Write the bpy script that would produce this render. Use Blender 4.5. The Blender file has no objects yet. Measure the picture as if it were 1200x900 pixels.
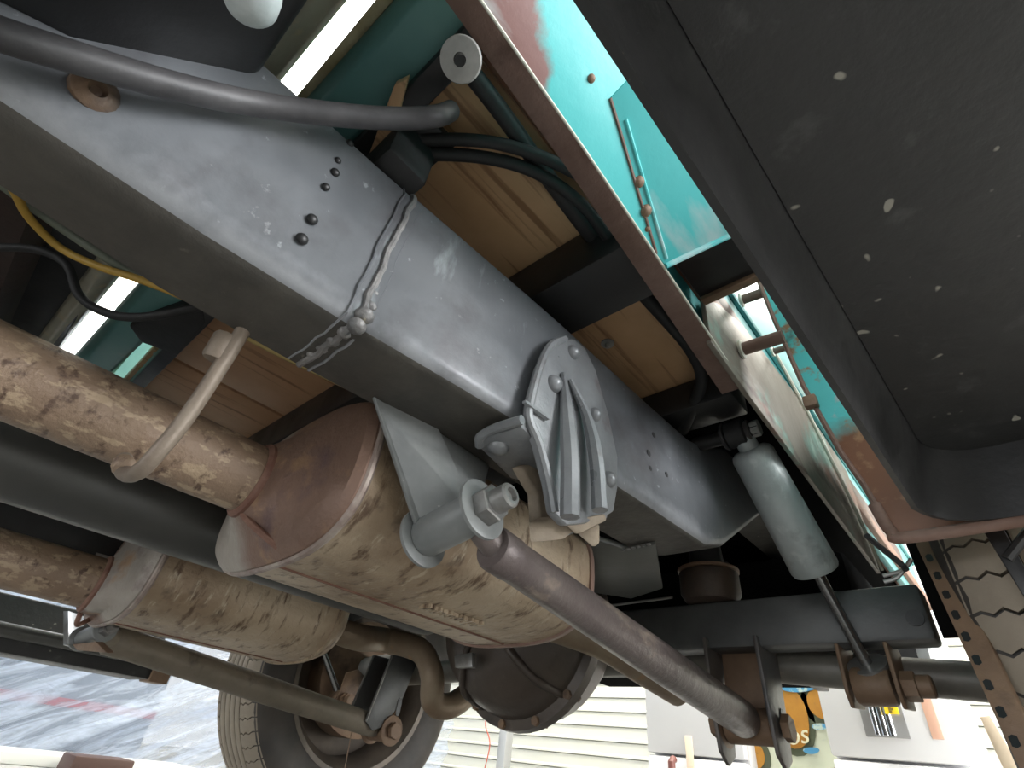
import bpy, bmesh, math, random
from mathutils import Vector, Matrix, noise
random.seed(7)
PI = math.pi
C = bpy.context.scene.collection
SC = bpy.context.scene

# ------------------------------------------------------------------ camera
# world: X to the right side of the truck, Y to its rear, Z up; the phone is held
# close to the floor under the truck, at the origin.
F = 592.79
BX = Vector((0.74849066, -0.33715795, -0.57103962))    # world X in camera (x right, y down, z forward)
BY = Vector((0.6544915, 0.51424332, 0.55425146))
BZ = Vector((0.10678302, -0.78859262, 0.60557334))
cam_data = bpy.data.cameras.new('camera'); cam = bpy.data.objects.new('camera', cam_data); C.objects.link(cam)
cam_data.sensor_width = 36; cam_data.lens = 36 * F / 1200; cam_data.clip_start = 0.01; cam_data.clip_end = 60
right = Vector((BX.x, BY.x, BZ.x)); up = -Vector((BX.y, BY.y, BZ.y)); fwd = Vector((BX.z, BY.z, BZ.z))
cam.matrix_world = Matrix((( right.x, up.x, -fwd.x, 0), (right.y, up.y, -fwd.y, 0), (right.z, up.z, -fwd.z, 0), (0, 0, 0, 1)))
SC.camera = cam

def P(px, py, x=None, y=None, z=None, d=None):
    """point seen at a photo pixel, on a known plane (x, y or z) or at a depth d"""
    v = Vector((px - 600, py - 450, F))
    r = Vector((BX.dot(v), BY.dot(v), BZ.dot(v)))
    if x is not None: return r * (x / r.x)
    if y is not None: return r * (y / r.y)
    if z is not None: return r * (z / r.z)
    return r * (d / F)

# ------------------------------------------------------------------ world and lights
FLOOR = -0.165
CEIL = 2.35
w = bpy.data.worlds.new('world'); SC.world = w; w.use_nodes = True
w.node_tree.nodes['Background'].inputs[0].default_value = (0.93, 0.97, 1.0, 1)
w.node_tree.nodes['Background'].inputs[1].default_value = 0.45
def area(name, loc, target, sx, sy, power, col):
    l = bpy.data.lights.new(name, 'AREA'); l.shape = 'RECTANGLE'; l.size = sx; l.size_y = sy; l.energy = power; l.color = col
    o = bpy.data.objects.new(name, l); C.objects.link(o); o.location = loc
    o.rotation_euler = (Vector(target) - Vector(loc)).to_track_quat('-Z', 'Y').to_euler()
    return o
area('daylight_right_unseen', (3.3, 1.8, 0.95), (0, 0.4, 0.3), 2.4, 2.0, 200, (0.97, 0.98, 1.0))  # area lamp added for the light from the right, its source unseen
area('front_fill_light', (-0.5, -3.6, 0.55), (-0.5, 0, 0.1), 3.0, 1.3, 70, (0.95, 0.97, 1.0))  # added fill from ahead of the truck, source unseen
area('sheet_fill_light', (-3.9, 0.5, 2.2), (-3.6, 0.6, 0), 0.4, 2.4, 32, (0.94, 0.97, 1.0))  # added above the plastic sheet to brighten it, no fixture there
area('rear_fill_light', (-0.8, 2.0, 2.25), (-0.8, 2.6, 0), 3.0, 0.4, 95, (1.0, 0.95, 0.86))  # added to brighten the siding and rear floor, source unseen
vs = SC.view_settings
SC.display_settings.display_device = 'sRGB'
vs.view_transform = 'Standard'; vs.look = 'None'; vs.exposure = 0.72; vs.gamma = 1.0; vs.use_curve_mapping = False

# ------------------------------------------------------------------ materials
MATS = {}
def mat(name, base, rough=0.5, metal=0.0, var=None, vscale=8.0, patches=(), bump=0.0, bscale=60.0, bstretch=(1, 1, 1),
        rvar=0.0, spec=0.5, emit=None, estr=0.0, grad=None, trans=0.0, alpha=1.0):
    """patches: (colour, noise scale, lo, hi, stretch, detail). grad: (axis, lo, hi, colour)"""
    m = bpy.data.materials.new(name); m.use_nodes = True
    nt = m.node_tree; N = nt.nodes; L = nt.links
    b = N['Principled BSDF']
    b.inputs['Roughness'].default_value = rough; b.inputs['Metallic'].default_value = metal
    b.inputs['Specular IOR Level'].default_value = spec
    if trans: b.inputs['Transmission Weight'].default_value = trans
    if alpha < 1: b.inputs['Alpha'].default_value = alpha
    if emit:
        b.inputs['Emission Color'].default_value = (*emit, 1); b.inputs['Emission Strength'].default_value = estr
    tc = N.new('ShaderNodeTexCoord')
    def nz(scale, detail=4.0, stretch=(1, 1, 1), rgh=0.6):
        mp = N.new('ShaderNodeMapping'); mp.inputs['Scale'].default_value = stretch
        L.new(tc.outputs['Object'], mp.inputs['Vector'])
        n = N.new('ShaderNodeTexNoise'); n.inputs['Scale'].default_value = scale; n.inputs['Detail'].default_value = detail
        n.inputs['Roughness'].default_value = rgh
        L.new(mp.outputs[0], n.inputs['Vector']); return n.outputs['Fac']
    def rng(s, lo, hi):
        r = N.new('ShaderNodeMapRange'); r.inputs['From Min'].default_value = lo; r.inputs['From Max'].default_value = hi
        L.new(s, r.inputs['Value']); return r.outputs[0]
    def mix(fac, a, c):
        x = N.new('ShaderNodeMix'); x.data_type = 'RGBA'
        if hasattr(fac, 'links'): L.new(fac, x.inputs[0])
        else: x.inputs[0].default_value = fac
        for k, s in ((6, a), (7, c)):
            if isinstance(s, tuple): x.inputs[k].default_value = (*s, 1)
            else: L.new(s, x.inputs[k])
        return x.outputs[2]
    col = base
    if var: col = mix(rng(nz(vscale), 0.35, 0.65), base, var)
    if grad:      # (axis or weight vector, lo, hi, colour[, raggedness])
        wv = grad[0] if isinstance(grad[0], tuple) else tuple(1.0 if k == grad[0] else 0.0 for k in range(3))
        dp = N.new('ShaderNodeVectorMath'); dp.operation = 'DOT_PRODUCT'; dp.inputs[1].default_value = wv
        L.new(tc.outputs['Object'], dp.inputs[0]); sv = dp.outputs['Value']
        if len(grad) > 4:
            ma = N.new('ShaderNodeMath'); ma.operation = 'MULTIPLY_ADD'; ma.inputs[1].default_value = grad[4]
            L.new(nz(22, 6), ma.inputs[0]); L.new(sv, ma.inputs[2]); sv = ma.outputs[0]
        col = mix(rng(sv, grad[1], grad[2]), col, grad[3])
    for p in patches:
        c, s, lo, hi = p[:4]; st = p[4] if len(p) > 4 else (1, 1, 1); dt = p[5] if len(p) > 5 else 6.0
        col = mix(rng(nz(s, dt, st), lo, hi), col, c)
    if isinstance(col, tuple): b.inputs['Base Color'].default_value = (*col, 1)
    else: L.new(col, b.inputs['Base Color'])
    if rvar:
        r = N.new('ShaderNodeMapRange'); r.inputs['To Min'].default_value = max(0.05, rough - rvar); r.inputs['To Max'].default_value = min(1, rough + rvar)
        r.inputs['From Min'].default_value = 0.3; r.inputs['From Max'].default_value = 0.7
        L.new(nz(18, 5), r.inputs['Value']); L.new(r.outputs[0], b.inputs['Roughness'])
    if bump:
        bp = N.new('ShaderNodeBump'); bp.inputs['Strength'].default_value = bump; bp.inputs['Distance'].default_value = 0.004
        L.new(nz(bscale, 6, bstretch), bp.inputs['Height']); L.new(bp.outputs[0], b.inputs['Normal'])
    MATS[name] = m; return m

LS = (1, .25, 1)
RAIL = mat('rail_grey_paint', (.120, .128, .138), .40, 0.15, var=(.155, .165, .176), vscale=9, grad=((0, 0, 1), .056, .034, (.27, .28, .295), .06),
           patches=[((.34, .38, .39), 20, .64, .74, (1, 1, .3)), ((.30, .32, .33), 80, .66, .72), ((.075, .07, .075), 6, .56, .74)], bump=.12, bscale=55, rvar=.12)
GRIME_SHADE = mat('rail_grimy_shaded_underside', (.052, .048, .042), .55, 0.0, var=(.085, .078, .066), vscale=14,  # underside grime and the shadow on it, both put into the colour
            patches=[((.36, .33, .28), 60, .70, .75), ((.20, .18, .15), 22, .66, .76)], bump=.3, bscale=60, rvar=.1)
CAST = mat('cast_grey_iron', (.22, .23, .24), .36, .2, var=(.30, .31, .32), vscale=20, patches=[((.13, .09, .085), 14, .6, .74)], bump=.25, bscale=90, rvar=.1)
CASTTAN = mat('cast_iron_tan', (.42, .34, .25), .6, 0, var=(.27, .22, .165), vscale=30, bump=.3, bscale=80)
HANG = mat('hanger_grey_paint', (.18, .19, .188), .42, .1, var=(.25, .26, .255), vscale=15, patches=[((.5, .5, .48), 120, .70, .75)], bump=.15, bscale=80, rvar=.1)
STEEL = mat('bare_steel', (.34, .34, .33), .38, .7, var=(.24, .235, .22), vscale=40, rvar=.1)
BOLT = mat('bolt_grey', (.30, .30, .29), .42, .5, var=(.2, .19, .18), vscale=60)
PIPE = mat('rusty_exhaust_pipe', (.23, .155, .105), .46, .1, var=(.31, .22, .15), vscale=7,
           patches=[((.44, .33, .22), 75, .54, .60, (1, .6, 1.2)), ((.12, .075, .052), 60, .57, .66, (.6, 1.2, 1))], bump=1.0, bscale=52)
MUF = mat('aluminized_muffler', (.56, .455, .33), .46, .12, var=(.44, .335, .225), vscale=9,
          patches=[((.27, .185, .115), 5.5, .48, .68), ((.15, .095, .058), 48, .54, .66, (.6, 1.7, .45)), ((.06, .045, .036), 10, .64, .74), ((.55, .46, .335), 60, .58, .68, (.6, 1.7, .45))], bump=.8, bscale=42)
def capmat(name, wv): return mat(name, (.40, .365, .32), .5, .2, var=(.34, .30, .255), vscale=18, grad=(wv, -.030, .0, (.21, .13, .095), .02),
           patches=[((.42, .26, .14), 11, .56, .68), ((.12, .075, .08), 10, .56, .70)], bump=.6, bscale=60)
CAPM = capmat('heat_tinted_cap', (1, 0, 0))
CAPM2 = capmat('heat_tinted_cap_left', (-1, 0, -.8))
RINGM = mat('pale_crimped_ring', (.42, .36, .31), .45, .3, var=(.26, .19, .165), vscale=40, bump=.4, bscale=90)
SEAM = mat('rust_seam', (.16, .072, .05), .7, 0, var=(.25, .14, .10), vscale=50)
WELD = mat('weld_bead_metal', (.30, .29, .28), .45, .4, var=(.17, .17, .17), vscale=60, patches=[((.62, .54, .38), 40, .66, .72)], bump=.5, bscale=140)
SHAFT = mat('driveshaft_dark_steel', (.065, .066, .062), .36, .25, var=(.085, .084, .078), vscale=9, bump=.1, bscale=50, rvar=.12)
LINK = mat('link_tube_paint', (.115, .090, .086), .38, .2, var=(.165, .135, .125), vscale=12,
           patches=[((.36, .29, .23), 24, .60, .72, (1, .5, 1)), ((.05, .045, .045), 10, .58, .7)], bump=.4, bscale=70, rvar=.1)
TAILM = mat('tan_tail_pipe', (.30, .235, .16), .5, .2, var=(.22, .15, .095), vscale=12, patches=[((.40, .22, .10), 14, .60, .72)], bump=.3, bscale=70)
HOOKM = mat('hanger_rod_brown', (.20, .155, .12), .5, .2, var=(.28, .23, .18), vscale=20, bump=.3, bscale=80)
LINKTAN = mat('link_tube_dusty', (.16, .135, .10), .55, .1, var=(.22, .185, .14), vscale=14, patches=[((.10, .08, .06), 18, .58, .7)], bump=.3, bscale=70)
BLACKM = mat('black_chassis_paint', (.012, .012, .012), .42, 0, var=(.022, .022, .022), vscale=10, patches=[((.13, .13, .13), 60, .74, .80)], bump=.12, bscale=60, rvar=.1)
UNDER = mat('dull_flat_black', (.010, .010, .010), 1.0, 0, spec=0.0)
BEAM = mat('axle_beam_black', (.065, .067, .066), .45, .1, var=(.11, .113, .11), vscale=9, patches=[((.11, .085, .06), 12, .64, .78)], bump=.15, bscale=60)
RUSTST = mat('rusty_bracket_steel', (.17, .105, .065), .55, .1, var=(.24, .155, .095), vscale=14, patches=[((.30, .19, .11), 24, .62, .74), ((.03, .025, .022), 9, .55, .7)], bump=.35, bscale=80)
BRKT = mat('bracket_dark_paint', (.09, .088, .09), .42, .2, var=(.15, .125, .105), vscale=12, patches=[((.20, .15, .11), 20, .64, .74)], bump=.2, bscale=70)
DIFFM = mat('differential_black_brown', (.058, .045, .036), .36, .1, var=(.095, .075, .06), vscale=7, patches=[((.14, .115, .09), 26, .66, .78)], bump=.25, bscale=60)
TUBE = mat('axle_tube_grey_brown', (.20, .19, .165), .45, .15, var=(.13, .12, .10), vscale=10, patches=[((.24, .22, .19), 30, .66, .76)], bump=.25, bscale=60)
SHK = mat('shock_grey_green', (.34, .375, .365), .40, .1, var=(.42, .455, .445), vscale=12, patches=[((.52, .56, .54), 34, .56, .68, (1, 1, .3)), ((.18, .18, .165), 14, .56, .72)], bump=.3, bscale=60, rvar=.1)
CHROME = mat('shock_rod_steel', (.33, .33, .33), .25, .9)
RUBBER = mat('black_rubber', (.016, .016, .016), .6, 0, var=(.03, .03, .03), vscale=20, bump=.15, bscale=90)
HOSE = mat('hose_grey_rubber', (.042, .041, .043), .5, 0, var=(.085, .082, .084), vscale=20, patches=[((.3, .29, .28), 90, .72, .76)], bump=.08, bscale=120)
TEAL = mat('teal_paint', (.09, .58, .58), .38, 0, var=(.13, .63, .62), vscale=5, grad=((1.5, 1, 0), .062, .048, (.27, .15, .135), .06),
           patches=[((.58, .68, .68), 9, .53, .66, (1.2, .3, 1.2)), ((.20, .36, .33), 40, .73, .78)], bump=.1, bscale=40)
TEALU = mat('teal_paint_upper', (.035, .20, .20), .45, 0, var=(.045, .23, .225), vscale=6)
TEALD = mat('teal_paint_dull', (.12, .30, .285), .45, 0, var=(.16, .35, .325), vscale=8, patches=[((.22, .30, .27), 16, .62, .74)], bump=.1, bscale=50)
FEND = mat('fender_teal_over_rust', (.09, .58, .58), .45, 0, var=(.13, .63, .62), vscale=6, grad=(2, .165, .135, (.20, .092, .05), .06),
           patches=[((.50, .55, .54), 26, .61, .69), ((.33, .19, .10), 34, .54, .62), ((.10, .05, .03), 16, .60, .70)], bump=.2, bscale=60)
RUSTLIP = mat('rusty_lip', (.15, .085, .06), .62, 0, var=(.22, .14, .11), vscale=14, patches=[((.36, .30, .25), 22, .66, .76), ((.09, .05, .035), 12, .58, .7)], bump=.4, bscale=80)
STREAK = mat('streaked_bed_side', (.22, .20, .16), .55, 0, var=(.14, .115, .085), vscale=7, patches=[((.30, .30, .26), 12, .55, .66, (1, .4, .8)), ((.09, .06, .045), 18, .52, .62, (1, .3, .9)), ((.14, .24, .19), 7, .56, .64), ((.30, .45, .38), 6, .62, .70), ((.23, .12, .085), 10, .60, .68, (1, .4, .8))], bump=.2, bscale=50)
CREAM = mat('cream_trim', (.66, .66, .56), .5, 0, var=(.56, .55, .45), vscale=20)
WOOD = mat('oak_bed_plank', (.56, .345, .175), .5, 0, var=(.66, .42, .23), vscale=9, patches=[((.34, .185, .085), 60, .56, .66, (1, .045, 1), 3.0), ((.19, .10, .045), 14, .62, .74, (1, .12, 1))], bump=.12, bscale=90, bstretch=(1, .06, 1))
WOODL = mat('oak_bed_plank_orange', (.56, .31, .16), .5, 0, var=(.66, .39, .215), vscale=8, patches=[((.36, .185, .085), 60, .60, .70, (1, .045, 1), 3.0)], bump=.12, bscale=90, bstretch=(1, .06, 1))
DARKBR = mat('dark_brown_strip', (.045, .018, .012), .6, 0, var=(.07, .03, .02), vscale=20)
PAN = mat('black_step_underside', (.016, .016, .0155), .5, 0, var=(.022, .022, .0215), vscale=6, patches=[((.26, .25, .21), 60, .715, .745, (1, 1, 1), 1.0), ((.06, .06, .058), 24, .60, .74)], bump=.18, bscale=70, rvar=.08)
ZINC = mat('zinc_washer', (.48, .48, .45), .4, .5, var=(.36, .36, .34), vscale=60)
WIREY = mat('yellow_wire', (.48, .30, .055), .5)
WIREG = mat('grey_green_wire', (.16, .18, .14), .5)
BRASS = mat('brass_line', (.40, .30, .12), .4, .5)
TREAD = mat('tyre_tread_dusty', (.30, .255, .195), .75, 0, var=(.24, .20, .155), vscale=14, bump=.2, bscale=120)
SIDEW = mat('tyre_sidewall', (.040, .036, .032), .62, 0, var=(.07, .06, .05), vscale=9, bump=.15, bscale=60)
GROOVE = mat('tyre_groove', (.05, .035, .03), .8)
RIM = mat('wheel_rim_steel', (.10, .085, .07), .5, .3, var=(.17, .14, .11), vscale=10)
ALU = mat('airbag_silver', (.52, .52, .50), .45, .4, var=(.40, .40, .38), vscale=20)
WHITE = mat('white_enamel', (.72, .72, .73), .22, 0, var=(.69, .69, .70), vscale=3)
SIDING = mat('cream_siding', (.74, .74, .66), .4, 0, var=(.70, .71, .66), vscale=3)
CONC = mat('concrete_floor', (.50, .49, .465), .6, 0, var=(.42, .41, .385), vscale=2.0, patches=[((.24, .23, .22), 5, .62, .75)], bump=.1, bscale=30)
CEILM = mat('white_ceiling', (.80, .80, .77), .7)
SHEET = None
TUBEE = mat('lamp_tube', (1, 1, 1), .5, emit=(1.0, .98, .92), estr=7.0)
LAMPH = mat('lamp_housing', (.85, .85, .83), .5)

def sk(x): return (x + .28) * .045      # the cab gap runs slightly askew
# ------------------------------------------------------------------ mesh helpers
class MB:
    def __init__(s): s.bm = bmesh.new(); s.mi = 0
    def face(s, vs, mi=None):
        try:
            f = s.bm.faces.new(vs); f.material_index = s.mi if mi is None else mi; return f
        except ValueError: return None
    def ring(s, pts): return [s.bm.verts.new(p) for p in pts]
    def bridge(s, a, b):
        n = len(a)
        for i in range(n): s.face((a[i], a[(i + 1) % n], b[(i + 1) % n], b[i]))
    def loft(s, secs, caps=True):
        rs = [s.ring(q) for q in secs]
        for a, b in zip(rs, rs[1:]): s.bridge(a, b)
        if caps: s.face(rs[0][::-1]); s.face(rs[-1])
        return s
    def box(s, x0, x1, y0, y1, z0, z1):
        a = [(x0, y0), (x1, y0), (x1, y1), (x0, y1)]
        return s.loft([[(x, y, z0) for x, y in a], [(x, y, z1) for x, y in a]])
    def plate(s, pts, off):
        off = Vector(off); pts = [Vector(p) for p in pts]
        return s.loft([pts, [p + off for p in pts]])
    def tube(s, path, r, seg=12, caps=True):
        path = [Vector(p) for p in path]; n = len(path)
        rs = r if isinstance(r, (list, tuple)) else [r] * n
        t0 = (path[1] - path[0]).normalized()
        u = t0.orthogonal().normalized(); secs = []
        for i, p in enumerate(path):
            t = (path[min(i + 1, n - 1)] - path[max(i - 1, 0)]).normalized()
            u = (u - t * u.dot(t)).normalized(); v = t.cross(u)
            secs.append([p + (u * math.cos(2 * PI * k / seg) + v * math.sin(2 * PI * k / seg)) * rs[i] for k in range(seg)])
        return s.loft(secs, caps)
    def lathe(s, o, d, prof, seg=24, caps=True):
        o = Vector(o); d = Vector(d).normalized(); u = d.orthogonal().normalized(); v = d.cross(u)
        secs = [[o + d * t + (u * math.cos(2 * PI * k / seg) + v * math.sin(2 * PI * k / seg)) * max(r, 1e-5) for k in range(seg)] for t, r in prof]
        return s.loft(secs, caps)
    def hexa(s, o, d, r, h): return s.lathe(o, d, [(0, r * .96), (0.001, r), (h - .001, r), (h, r * .92)], 6)
    def dome(s, o, d, r, h, seg=14):
        return s.lathe(o, d, [(h * math.sin(a), r * math.cos(a)) for a in (0, .35, .7, 1.05, 1.35, 1.55)], seg)

def smooth_path(pts, n=8):
    pts = [Vector(p) for p in pts]; out = []
    q = [pts[0] * 2 - pts[1]] + pts + [pts[-1] * 2 - pts[-2]]
    for i in range(1, len(q) - 2):
        a, b, c, d = q[i - 1], q[i], q[i + 1], q[i + 2]
        for k in range(n):
            t = k / n
            out.append(.5 * ((2 * b) + (c - a) * t + (2 * a - 5 * b + 4 * c - d) * t * t + (3 * b - a - 3 * c + d) * t ** 3))
    out.append(pts[-1]); return out

def wpos(o):
    p = Vector((0, 0, 0))
    while o: p += o.location; o = o.parent
    return p
def tag(o, label=None, cat=None, group=None, kind=None):
    if label: o['label'] = label
    if cat: o['category'] = cat
    if group: o['group'] = group
    if kind: o['kind'] = kind
    return o
def obj(name, mb, m, parent=None, label=None, cat=None, group=None, kind=None, bevel=0.0, sharp=38, loc=None, seg=2):
    """one mesh object; vertices were given in world space"""
    bm = mb.bm if isinstance(mb, MB) else mb
    bmesh.ops.recalc_face_normals(bm, faces=bm.faces[:])
    if bevel:
        ed = [e for e in bm.edges if len(e.link_faces) == 2 and e.calc_face_angle(0) > math.radians(30)]
        bmesh.ops.bevel(bm, geom=ed, offset=bevel, segments=seg, affect='EDGES', clamp_overlap=True, profile=.5)
    for f in bm.faces: f.smooth = True
    for e in bm.edges:
        if len(e.link_faces) == 2 and e.calc_face_angle(0) > math.radians(sharp): e.smooth = False
    me = bpy.data.meshes.new(name)
    if parent is not None and loc is None:
        loc = Vector((0, 0, 0))
        base = wpos(parent)
        off = base
    else:
        if loc is None:
            xs = [v.co.x for v in bm.verts]; ys = [v.co.y for v in bm.verts]; zs = [v.co.z for v in bm.verts]
            loc = Vector(((min(xs) + max(xs)) / 2, (min(ys) + max(ys)) / 2, min(zs)))
        off = Vector(loc)
        if parent is not None: loc = off - wpos(parent)
    bmesh.ops.translate(bm, vec=-off, verts=bm.verts[:])
    bm.to_mesh(me); bm.free()
    for x in (m if isinstance(m, (list, tuple)) else [m]): me.materials.append(x)
    o = bpy.data.objects.new(name, me); C.objects.link(o); o.location = loc
    if parent is not None: o.parent = parent
    return tag(o, label, cat, group, kind)
def thing(name, loc, label, cat, group=None):
    o = bpy.data.objects.new(name, None); C.objects.link(o); o.location = loc; o.empty_display_size = .05
    return tag(o, label, cat, group)
def dup(o, parent, loc=None, rot=None):
    c = o.copy(); C.objects.link(c); c.parent = parent
    if loc is not None: c.location = loc
    if rot is not None: c.rotation_euler = rot
    return c

# ================================================================== SETTING
obj('floor', MB().box(-7, 5, -5, 3.2, FLOOR - .05, FLOOR), CONC, kind='structure')
ceil = obj('ceiling', MB().box(-7, 3.2, -3.0, 3.1, CEIL + .02, CEIL + .08), CEILM, kind='structure')
for i in range(12):
    obj('ceiling_plank', MB().box(-7, 3.2, -1.2 + i * .2, -1.2 + i * .2 + .194, CEIL, CEIL + .02), CEILM, ceil, bevel=.003, seg=1)
WY = 3.05
wall = obj('wall_back', MB().box(-7, 3.2, WY + .02, WY + .1, FLOOR, CEIL), SIDING, kind='structure')
zz = FLOOR
base_plank = None
while zz < CEIL - .05:
    if base_plank is None:
        m = MB(); m.loft([[(x, WY + .02, zz), (x, WY - .012, zz + .004), (x, WY - .012, zz + .012), (x, WY + .0, zz + .020), (x, WY - .004, zz + .072), (x, WY + .02, zz + .072)] for x in (-7, 3.2)])
        base_plank = obj('siding_plank', m, SIDING, wall)
        z_first = zz
    else:
        dup(base_plank, wall, base_plank.location + Vector((0, 0, zz - z_first)))
    zz += .0725

# ceiling lamps over the gap between cab and bed
def ceiling_lamp(x0, x1, y, label):
    t = thing('ceiling_light', ((x0 + x1) / 2, y, CEIL - .09), label, 'lamp', 'strip lamps on the ceiling')
    obj('housing', MB().box(x0, x1, y - .09, y + .09, CEIL - .05, CEIL), LAMPH, t, bevel=.006)
    for dy in (-.045, .045):
        obj('lamp_tube', MB().tube([(x0 + .03, y + dy, CEIL - .07), (x1 - .03, y + dy, CEIL - .07)], .019, 12), TUBEE, t)
ceiling_lamp(-2.0, -.6, -.07, 'white ceiling strip lamp seen through the cab gap above the right frame rail')
ceiling_lamp(-5.4, -3.0, -.19, 'white ceiling strip lamp seen through the cab gap left of the right frame rail')

# ================================================================== CAB (what hangs over the front)
cab = thing('truck_cab', (-.74, -.7, .42), 'dark cab floor and rear cab sill in front of the bright gap', 'truck cab')
obj('cab_floor', MB().box(-1.42, -.10, -1.6, -.060, .485, .50), BLACKM, cab, bevel=.004)
m = MB(); m.loft([[(x, y + sk(x), z) for y, z in ((-.040, .475), (-.027, .495), (-.025, .62), (-.06, .62), (-.062, .50), (-.052, .478))] for x in (-1.42, -.10)])
obj('rear_sill', m, mat('cab_sill_dirty', (.55, .53, .42), .5, 0, var=(.42, .40, .31), vscale=14, patches=[((.62, .52, .34), 30, .58, .68)]), cab, bevel=.003)
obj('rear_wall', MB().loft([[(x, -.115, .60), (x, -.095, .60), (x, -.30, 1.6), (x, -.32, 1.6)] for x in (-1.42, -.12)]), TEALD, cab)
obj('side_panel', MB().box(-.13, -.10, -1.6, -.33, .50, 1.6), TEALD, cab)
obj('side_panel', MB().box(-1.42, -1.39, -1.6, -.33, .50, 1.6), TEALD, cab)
for x_ in (-1.44, -.115): obj('rocker_light_block', MB().box(x_, x_ + .03, -1.6, -.035, .19, .50), BLACKM, cab, bevel=.004)  # unseen; added and kept low to block side light from the front rail
obj('front_light_block', MB().box(-1.42, -.10, -1.62, -1.58, .24, .50), BLACKM, cab)  # unseen plate added to hold back light from the front
m = MB(); m.box(-1.0, -.55, -1.2, -.12, .40, .485)
obj('floor_tunnel', m, mat('tunnel_dark_rust', (.035, .022, .019), .6, 0, var=(.07, .04, .032), vscale=8, bump=.3), cab, bevel=.03)
obj('body_bolster', MB().box(-.50, -.36, -1.2, -.25, .43, .485), BLACKM, cab, bevel=.008)

# ================================================================== FRAME RAILS
def rail_section(y, xo_b, xo_t, xi, zb, zt, r):
    """outer side faces +X; r rounds the outer bottom edge"""
    pts = [(xi, y, zb), ]
    for k in range(6):
        a = PI / 2 * k / 5
        pts.append((xo_b - r + r * math.sin(a), y, zb + r - r * math.cos(a)))
    rt = min(.006, r)
    for k in range(4):
        a = PI / 2 * k / 3
        pts.append((xo_t - rt + rt * math.cos(a), y, zt - rt + rt * math.sin(a)))
    pts.append((xi, y, zt))
    return pts
ST = [(-1.0, -.318, -.302, -.362, .25, .41, .030), (-.3, -.305, -.288, -.363, .25, .41, .030), (-.1, -.298, -.283, -.370, .25, .41, .028), (0.0, -.295, -.280, -.377, .25, .41, .026), (.108, -.287, -.276, -.370, .25, .41, .022),
      (.112, -.285, -.274, -.369, .25, .41, .016), (.22, -.272, -.268, -.358, .25, .41, .014), (.32, -.262, -.263, -.350, .25, .41, .013), (.50, -.251, -.259, -.341, .25, .41, .012),
      (.62, -.247, -.258, -.337, .252, .415, .012), (.68, -.247, -.258, -.337, .272, .43, .012), (.80, -.250, -.258, -.337, .345, .49, .012), (.93, -.252, -.258, -.337, .425, .565, .012), (1.2, -.252, -.258, -.337, .43, .57, .012), (1.7, -.252, -.258, -.337, .41, .55, .012)]
rail = thing('frame_rail', (-.31, .3, .25), 'grey boxed frame rail running diagonally through the middle with rivets and weld', 'frame rail')
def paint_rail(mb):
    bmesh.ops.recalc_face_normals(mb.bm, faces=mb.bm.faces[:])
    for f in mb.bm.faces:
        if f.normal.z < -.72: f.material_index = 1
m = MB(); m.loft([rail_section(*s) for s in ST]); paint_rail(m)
obj('rail_body', m, [RAIL, GRIME_SHADE], rail)
# welded seam around the rail
ys = .11
sec = [Vector(p) for p in rail_section(ys, -.2855, -.2745, -.3695, .25, .41, .019)]
wp = []
pl = sec[:11]
for a, b in zip(pl, pl[1:]):
    n = max(1, int((b - a).length / .0035))
    for k in range(n):
        wp.append(a.lerp(b, k / n) + Vector((0, noise.noise(Vector((len(wp) * .21, 2.2, 0))) * .003, 0)))
m = MB(); m.tube(wp, [.0030 + .0010 * noise.noise(Vector((i * .55, 9, 0))) for i in range(len(wp))], 8)
obj('weld_seam', m, WELD, rail)
m = MB()
for dy, r_ in ((-.010, .0010), (.009, .0014)): m.tube([q + Vector((0, dy, 0)) for q in wp[::3]], r_, 6)
obj('weld_edge', m, RAIL, rail)
m = MB()
for px, py, r in [(427, 370, .008), (418, 382, .0075), (404, 389, .006), (433, 360, .006), (391, 398, .006), (378, 407, .0055), (438, 346, .0045), (366, 414, .005)]:
    p = P(px, py, z=.252) if py > 375 else P(px, py, x=-.287)
    m.dome(p, (.3, -.2, -1), r, r * .8, 10)
obj('weld_lump', m, WELD, rail)
# strap of lighter scraped plate left of the weld, as a thin doubler plate
def onface(px, py, dx=0.0):
    """point on the outer rail face (x changes slowly with y)"""
    x = -.28
    for _ in range(4):
        p = P(px, py, x=x)
        y = p.y
        for a, b in zip(ST, ST[1:]):
            if a[0] <= y <= b[0]:
                t = (y - a[0]) / (b[0] - a[0]); zt = min(1, max(0, (p.z - .25) / .16))
                x = (a[1] + (b[1] - a[1]) * t) * (1 - zt) + (a[2] + (b[2] - a[2]) * t) * zt
    return P(px, py, x=x + dx)
for px, py, r in [(410, 168, .0036), (396, 188, .0030), (393, 202, .0038), (382, 219, .0034), (366, 257, .0045), (354, 280, .0048)]:
    p = onface(px, py)
    obj('rivet', MB().dome(p, (1, 0, 0), r, r * .75, 12), BLACKM, rail)
for px, py, r in [(766, 510, .004), (760, 531, .0045), (762, 549, .0035), (781, 556, .0035), (840, 600, .004), (700, 455, .003)]:
    p = onface(px, py)
    obj('rail_hole', MB().lathe(p - Vector((.004, 0, 0)), (1, 0, 0), [(0, r), (.0045, r)], 12), BLACKM, rail)
obj('rail_shade_block', MB().loft([[(x, -.60, .292), (x, -.16, .292), (x, -.11, .312), (x, -.035, .392), (x, -.035, .409), (x, -.60, .409)] for x in (-.300, -.14)]), BLACKM, rail, bevel=.006)  # added black block that makes the shadow on the rail's front end
p = onface(112, 104)
m = MB(); m.lathe(p - Vector((.005, 0, 0)), (1, .2, -.3), [(0, .013), (.006, .012), (.009, .008), (.010, .005), (.006, .003)], 14)
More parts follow.
